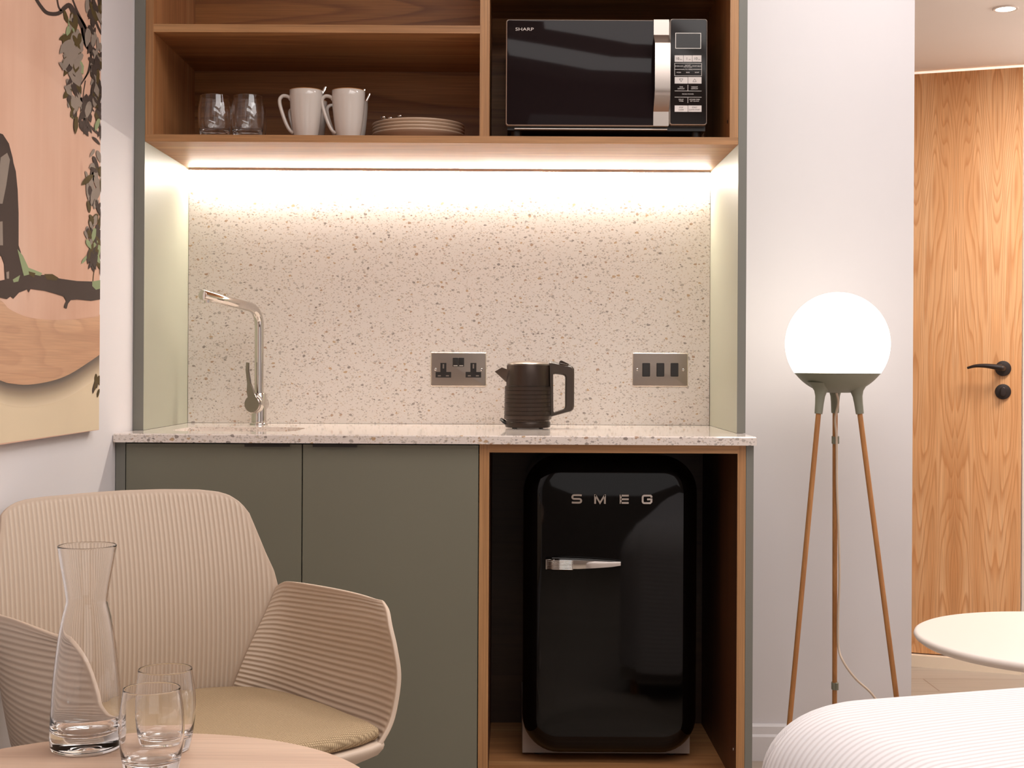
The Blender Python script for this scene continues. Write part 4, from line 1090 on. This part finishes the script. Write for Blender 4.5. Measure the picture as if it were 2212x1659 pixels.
sc_ = 1.0
copy_single(gl, ga, 'clear tumbler on the wooden table, nearer one overlapping the other', 'tumblers on the wooden table')
copy_single(gl, gb, 'clear tumbler on the wooden table, half hidden behind the nearer tumbler', 'tumblers on the wooden table')

# ------------------------------------------------------------------ armchair
th_c = .6502; fw, rt_ = Vector((math.sin(th_c), -math.cos(th_c))), Vector((math.cos(th_c), math.sin(th_c))); c0 = Vector((-.4145, 2.128))
ang = math.atan2(rt_.y, rt_.x)          # local x = chair's lateral axis; local y = backward (-fw)
t = Thing('ribbed_armchair', 'beige ribbed plastic armchair with olive seat pad behind the round wooden table', 'armchair', (c0.x, c0.y, 0), local=True, rotz=ang)
def L3(f_, r_, z): return Vector((r_, -f_, z))
def smooth(x, a, b):
    u = max(0, min(1, (x-a)/(b-a))); return u*u*(3-2*u)
def interp(tab, z):
    if z <= tab[0][0]: return tab[0][1]
    for (a, va), (b, vb) in zip(tab, tab[1:]):
        if z <= b: return va + (vb-va)*(z-a)/(b-a)
    return tab[-1][1]
def shell(name, grid, uvs, mask, thick=.0075, flip=False):
    bm = bmesh.new(); uvl = bm.loops.layers.uv.new('UVMap'); ly = bm.verts.layers.float.new('ribmask')
    vs = [[bm.verts.new(p) for p in row] for row in grid]; uvd = {}
    for i, row in enumerate(vs):
        for j, v in enumerate(row): v[ly] = mask[i][j]; uvd[v] = uvs[i][j]
    for i in range(len(vs)-1):
        for j in range(len(vs[0])-1):
            q_ = (vs[i][j], vs[i][j+1], vs[i+1][j+1], vs[i+1][j])
            fc_ = bm.faces.new(q_[::-1] if flip else q_)
            for l_ in fc_.loops: l_[uvl].uv = uvd[l_.vert]
    for fc_ in bm.faces: fc_.smooth = True
    o = t.add(name, bm, 'ribbed', recalc=False, sharp=180)
    s_ = o.modifiers.new('thickness', 'SOLIDIFY'); s_.thickness = thick; s_.offset = -1; s_.use_even_offset = True
    b_ = o.modifiers.new('rim', 'BEVEL'); b_.width = .0026; b_.segments = 3; b_.limit_method = 'ANGLE'; b_.angle_limit = math.radians(50)
    return o
# back: outline half width against height
hwt = [(.440, .185), (.46, .190), (.50, .205), (.55, .227), (.60, .254), (.629, .2673), (.66, .2615), (.6945, .2492), (.7289, .2392), (.7642, .2291), (.80, .2225), (.8167, .2200)]
fct = [(.44, -.440), (.52, -.428), (.58, -.418), (.63, -.4135), (.68, -.4285), (.8167, -.4675)]
ztt = [(0, .8167), (.35, .8155), (.65, .8125), (.8, .8075), (.88, .8015), (.94, .791), (.98, .778), (1, .766)]
ZTOPB = .8167
grid, uvs, mk = [], [], []
NU, NV = 72, 64
def back_pt(u, v):
    zt_ = interp(ztt, abs(u)); zt_ += (.8167-zt_)*.45*smooth(-u, .3, .8); z = .440 + (zt_-.440)*v
    r_ = u*interp(hwt, z)
    f_ = -.42 + .1496*(z-.44) - .732*(z-.44)**2 + .0399*(r_/.25)**2
    return L3(f_, r_, z)
for i in range(NV+1):
    gr, ur, mr = [], [], []
    for j in range(NU+1):
        u, v = -1 + 2*j/NU, i/NV; p_ = back_pt(u, v); gr.append(p_); ur.append((p_.x + .5, p_.z))
        de = (1-abs(u))*interp(hwt, p_.z); dtop = (1-v)*.37
        mr.append(smooth(min(de, dtop), .004, .013))
    grid.append(gr); uvs.append(ur); mk.append(mr)
shell('backrest', grid, uvs, mk)
def resample(pts, n):
    pts = spline(pts, 10); d = [0]
    for a, b in zip(pts, pts[1:]): d.append(d[-1] + (b-a).length)
    out = []
    for i in range(n+1):
        s = d[-1]*i/n; k2 = 0
        while k2 < len(d)-2 and d[k2+1] < s: k2 += 1
        u = (s-d[k2])/max(1e-9, d[k2+1]-d[k2]); out.append(pts[k2].lerp(pts[k2+1], min(1, u)))
    return out
for sg in (1, -1):
    A, B = 56, 40   # A along arm (back->front), B up
    crease = resample([back_pt(sg*1.0, v) - Vector((0, 0.001, 0)) for v in (0, .15, .3, .45, .58)], B)
    frontc = resample([L3(.116, sg*.178, .446), L3(.113, sg*.196, .460), L3(.1045, sg*.2205, .49), L3(.0898, sg*.2412, .5458), L3(.070, sg*.247, .590), L3(.046, sg*.2525, .622), L3(.022, sg*.262, .643), L3(-.006, sg*.270, .652)], B)
    bot = resample([crease[0], L3(-.33, sg*.236, .420), L3(-.16, sg*.240, .414), L3(.02, sg*.217, .428), frontc[0]], A)
    top = resample([crease[-1], crease[-1] + Vector((sg*.004, -.012, .008)), L3(-.325, sg*.273, .6455), L3(-.2, sg*.275, .652), L3(-.09, sg*.275, .654), frontc[-1]], A)
    lens = [(top[i]-bot[i]).length for i in range(A+1)]
    grid, uvs, mk = [], [], []
    for i in range(A+1):
        u = i/A; gr, ur, mr = [], [], []
        for j in range(B+1):
            v = j/B
            p_ = bot[i]*(1-v) + top[i]*v + crease[j]*(1-u) + frontc[j]*u - (crease[0]*(1-u)*(1-v) + frontc[0]*u*(1-v) + crease[-1]*(1-u)*v + frontc[-1]*u*v)
            bul = .012*math.sin(PI*u)*math.sin(PI*v); p_ = p_ + Vector((sg*bul, 0, 0))
            gr.append(p_); ur.append((v*.215, u*.45))
            mr.append(smooth(min((1-u)*.42, (1-v)*.2), .004, .013))
        grid.append(gr); uvs.append(ur); mk.append(mr)
    shell('armrest', grid, uvs, mk, flip=(sg < 0))
seat_r = [(.152, 0), (.151, .05), (.145, .10), (.133, .15), (.118, .181), (.100, .2025), (.02, .216), (-.10, .234), (-.2, .238), (-.3, .232), (-.375, .204), (-.415, .150), (-.436, .06), (-.438, 0)]
def outline(ins):
    r_ = [(f_, x) for f_, x in seat_r]; l_ = [(f_, -x) for f_, x in seat_r[-2:0:-1]]
    pts = [Vector((x, -f_, 0)) for f_, x in r_ + l_]; cen_ = Vector((0, .14, 0))
    pts = spline(pts + [pts[0]], 4)[:-1]
    return [p_ + (cen_-p_).normalized()*ins for p_ in pts]
bm = bmesh.new()
def oz(ins, z, dome=0):
    return [Vector((p_.x, p_.y, z + .017 + .055*(-p_.y - .1))) for p_ in outline(ins)]   # the seat tilts back a little
loft(bm, [oz(.13, .402), oz(.07, .404), oz(.03, .411), oz(.010, .420), oz(.002, .429), oz(.0, .435), oz(.001, .439), oz(.004, .441), oz(.05, .441)])
t.add('seat_shell', bm, 'chair_plain', sharp=60)
bm = bmesh.new(); loft(bm, [oz(.03, .4425), oz(.013, .4445), oz(.008, .452), oz(.011, .460), oz(.022, .466), oz(.05, .470), oz(.10, .472), oz(.15, .472)])
t.add('seat_pad', bm, 'cushion', sharp=80)
bm = bmesh.new(); lathe(bm, [(0, .03), (.03, .03), (.026, .06), (.026, .385), (.08, .402), (0, .402)], 32, (0, .14, 0)); t.add('column', bm, 'steelleg')
for a in (45, 135, 225, 315):
    bm = bmesh.new(); d = Vector((math.cos(math.radians(a)), math.sin(math.radians(a)), 0)); b0 = Vector((0, .14, 0))
    tube(bm, [b0 + d*.015 + Vector((0, 0, .045)), b0 + d*.12 + Vector((0, 0, .03)), b0 + d*.24 + Vector((0, 0, .012))], [.018, .015, .012], 12); t.add('leg', bm, 'steelleg')

# ------------------------------------------------------------------ light
def area(name, loc, size, power, col, rot=(0, 0, 0), sy=None):
    l = bpy.data.lights.new(name, 'AREA'); l.energy = power; l.color = col; l.size = size
    if sy: l.shape = 'RECTANGLE'; l.size_y = sy
    o = bpy.data.objects.new(name, l); C.objects.link(o); o.location = loc; o.rotation_euler = rot; return o
area('room_light', (.55, 1.75, 2.52), 1.3, 27, (1, .97, .955), sy=1.3)
area('wall_wash', (.95, 3.05, 2.53), .5, 11, (1, .97, .975))
area('room_light_wide', (1.15, .25, 2.52), 3.2, 32, (1, .975, .96), sy=.7)
area('front_fill', (.9, -1.15, 1.35), 2.2, 5.5, (1, .975, .965), (math.radians(90), 0, 0), 1.2)  # fill added behind the camera to brighten the cabinet interior; no window modelled
area('hall_light', (1.95, 3.98, HZ-.02), .5, 27, (1, .93, .86))
area('hall_ceiling_fill', (2.6, 3.95, 1.75), .3, 14, (1, .93, .86), (PI, 0, 0))  # unseen fill aimed upward, added to brighten the hall ceiling
b_ = on_door(-.1, .35); area('bathroom_light', (b_.x, b_.y, 2.2), .5, 40, (1, .9, .75), (PI, 0, 0))
wd = bpy.data.worlds.new('world'); bpy.context.scene.world = wd; wd.use_nodes = True
bg = wd.node_tree.nodes['Background']; bg.inputs[0].default_value = (1, .9, .82, 1); bg.inputs[1].default_value = .25

# ------------------------------------------------------------------ camera and colour
cd_ = bpy.data.cameras.new('camera'); co = bpy.data.objects.new('camera', cd_); C.objects.link(co)
co.matrix_world = Matrix.Translation((0, 0, CZ)) @ Matrix.Rotation(PI/2, 4, 'X') @ Matrix.Rotation(ROLL, 4, 'Z')
cd_.sensor_width = 36; cd_.lens = F/2212*36
cd_.shift_x = (1106-VX)/2212; cd_.shift_y = (VY-829.5)/2212
cd_.clip_start = .02
sc = bpy.context.scene; sc.camera = co
sc.view_settings.view_transform = 'Standard'
sc.cycles.use_denoising = True
sc.cycles.max_bounces = 40; sc.cycles.transmission_bounces = 40; sc.cycles.glossy_bounces = 6; sc.cycles.diffuse_bounces = 5
sc.cycles.sample_clamp_indirect = 6
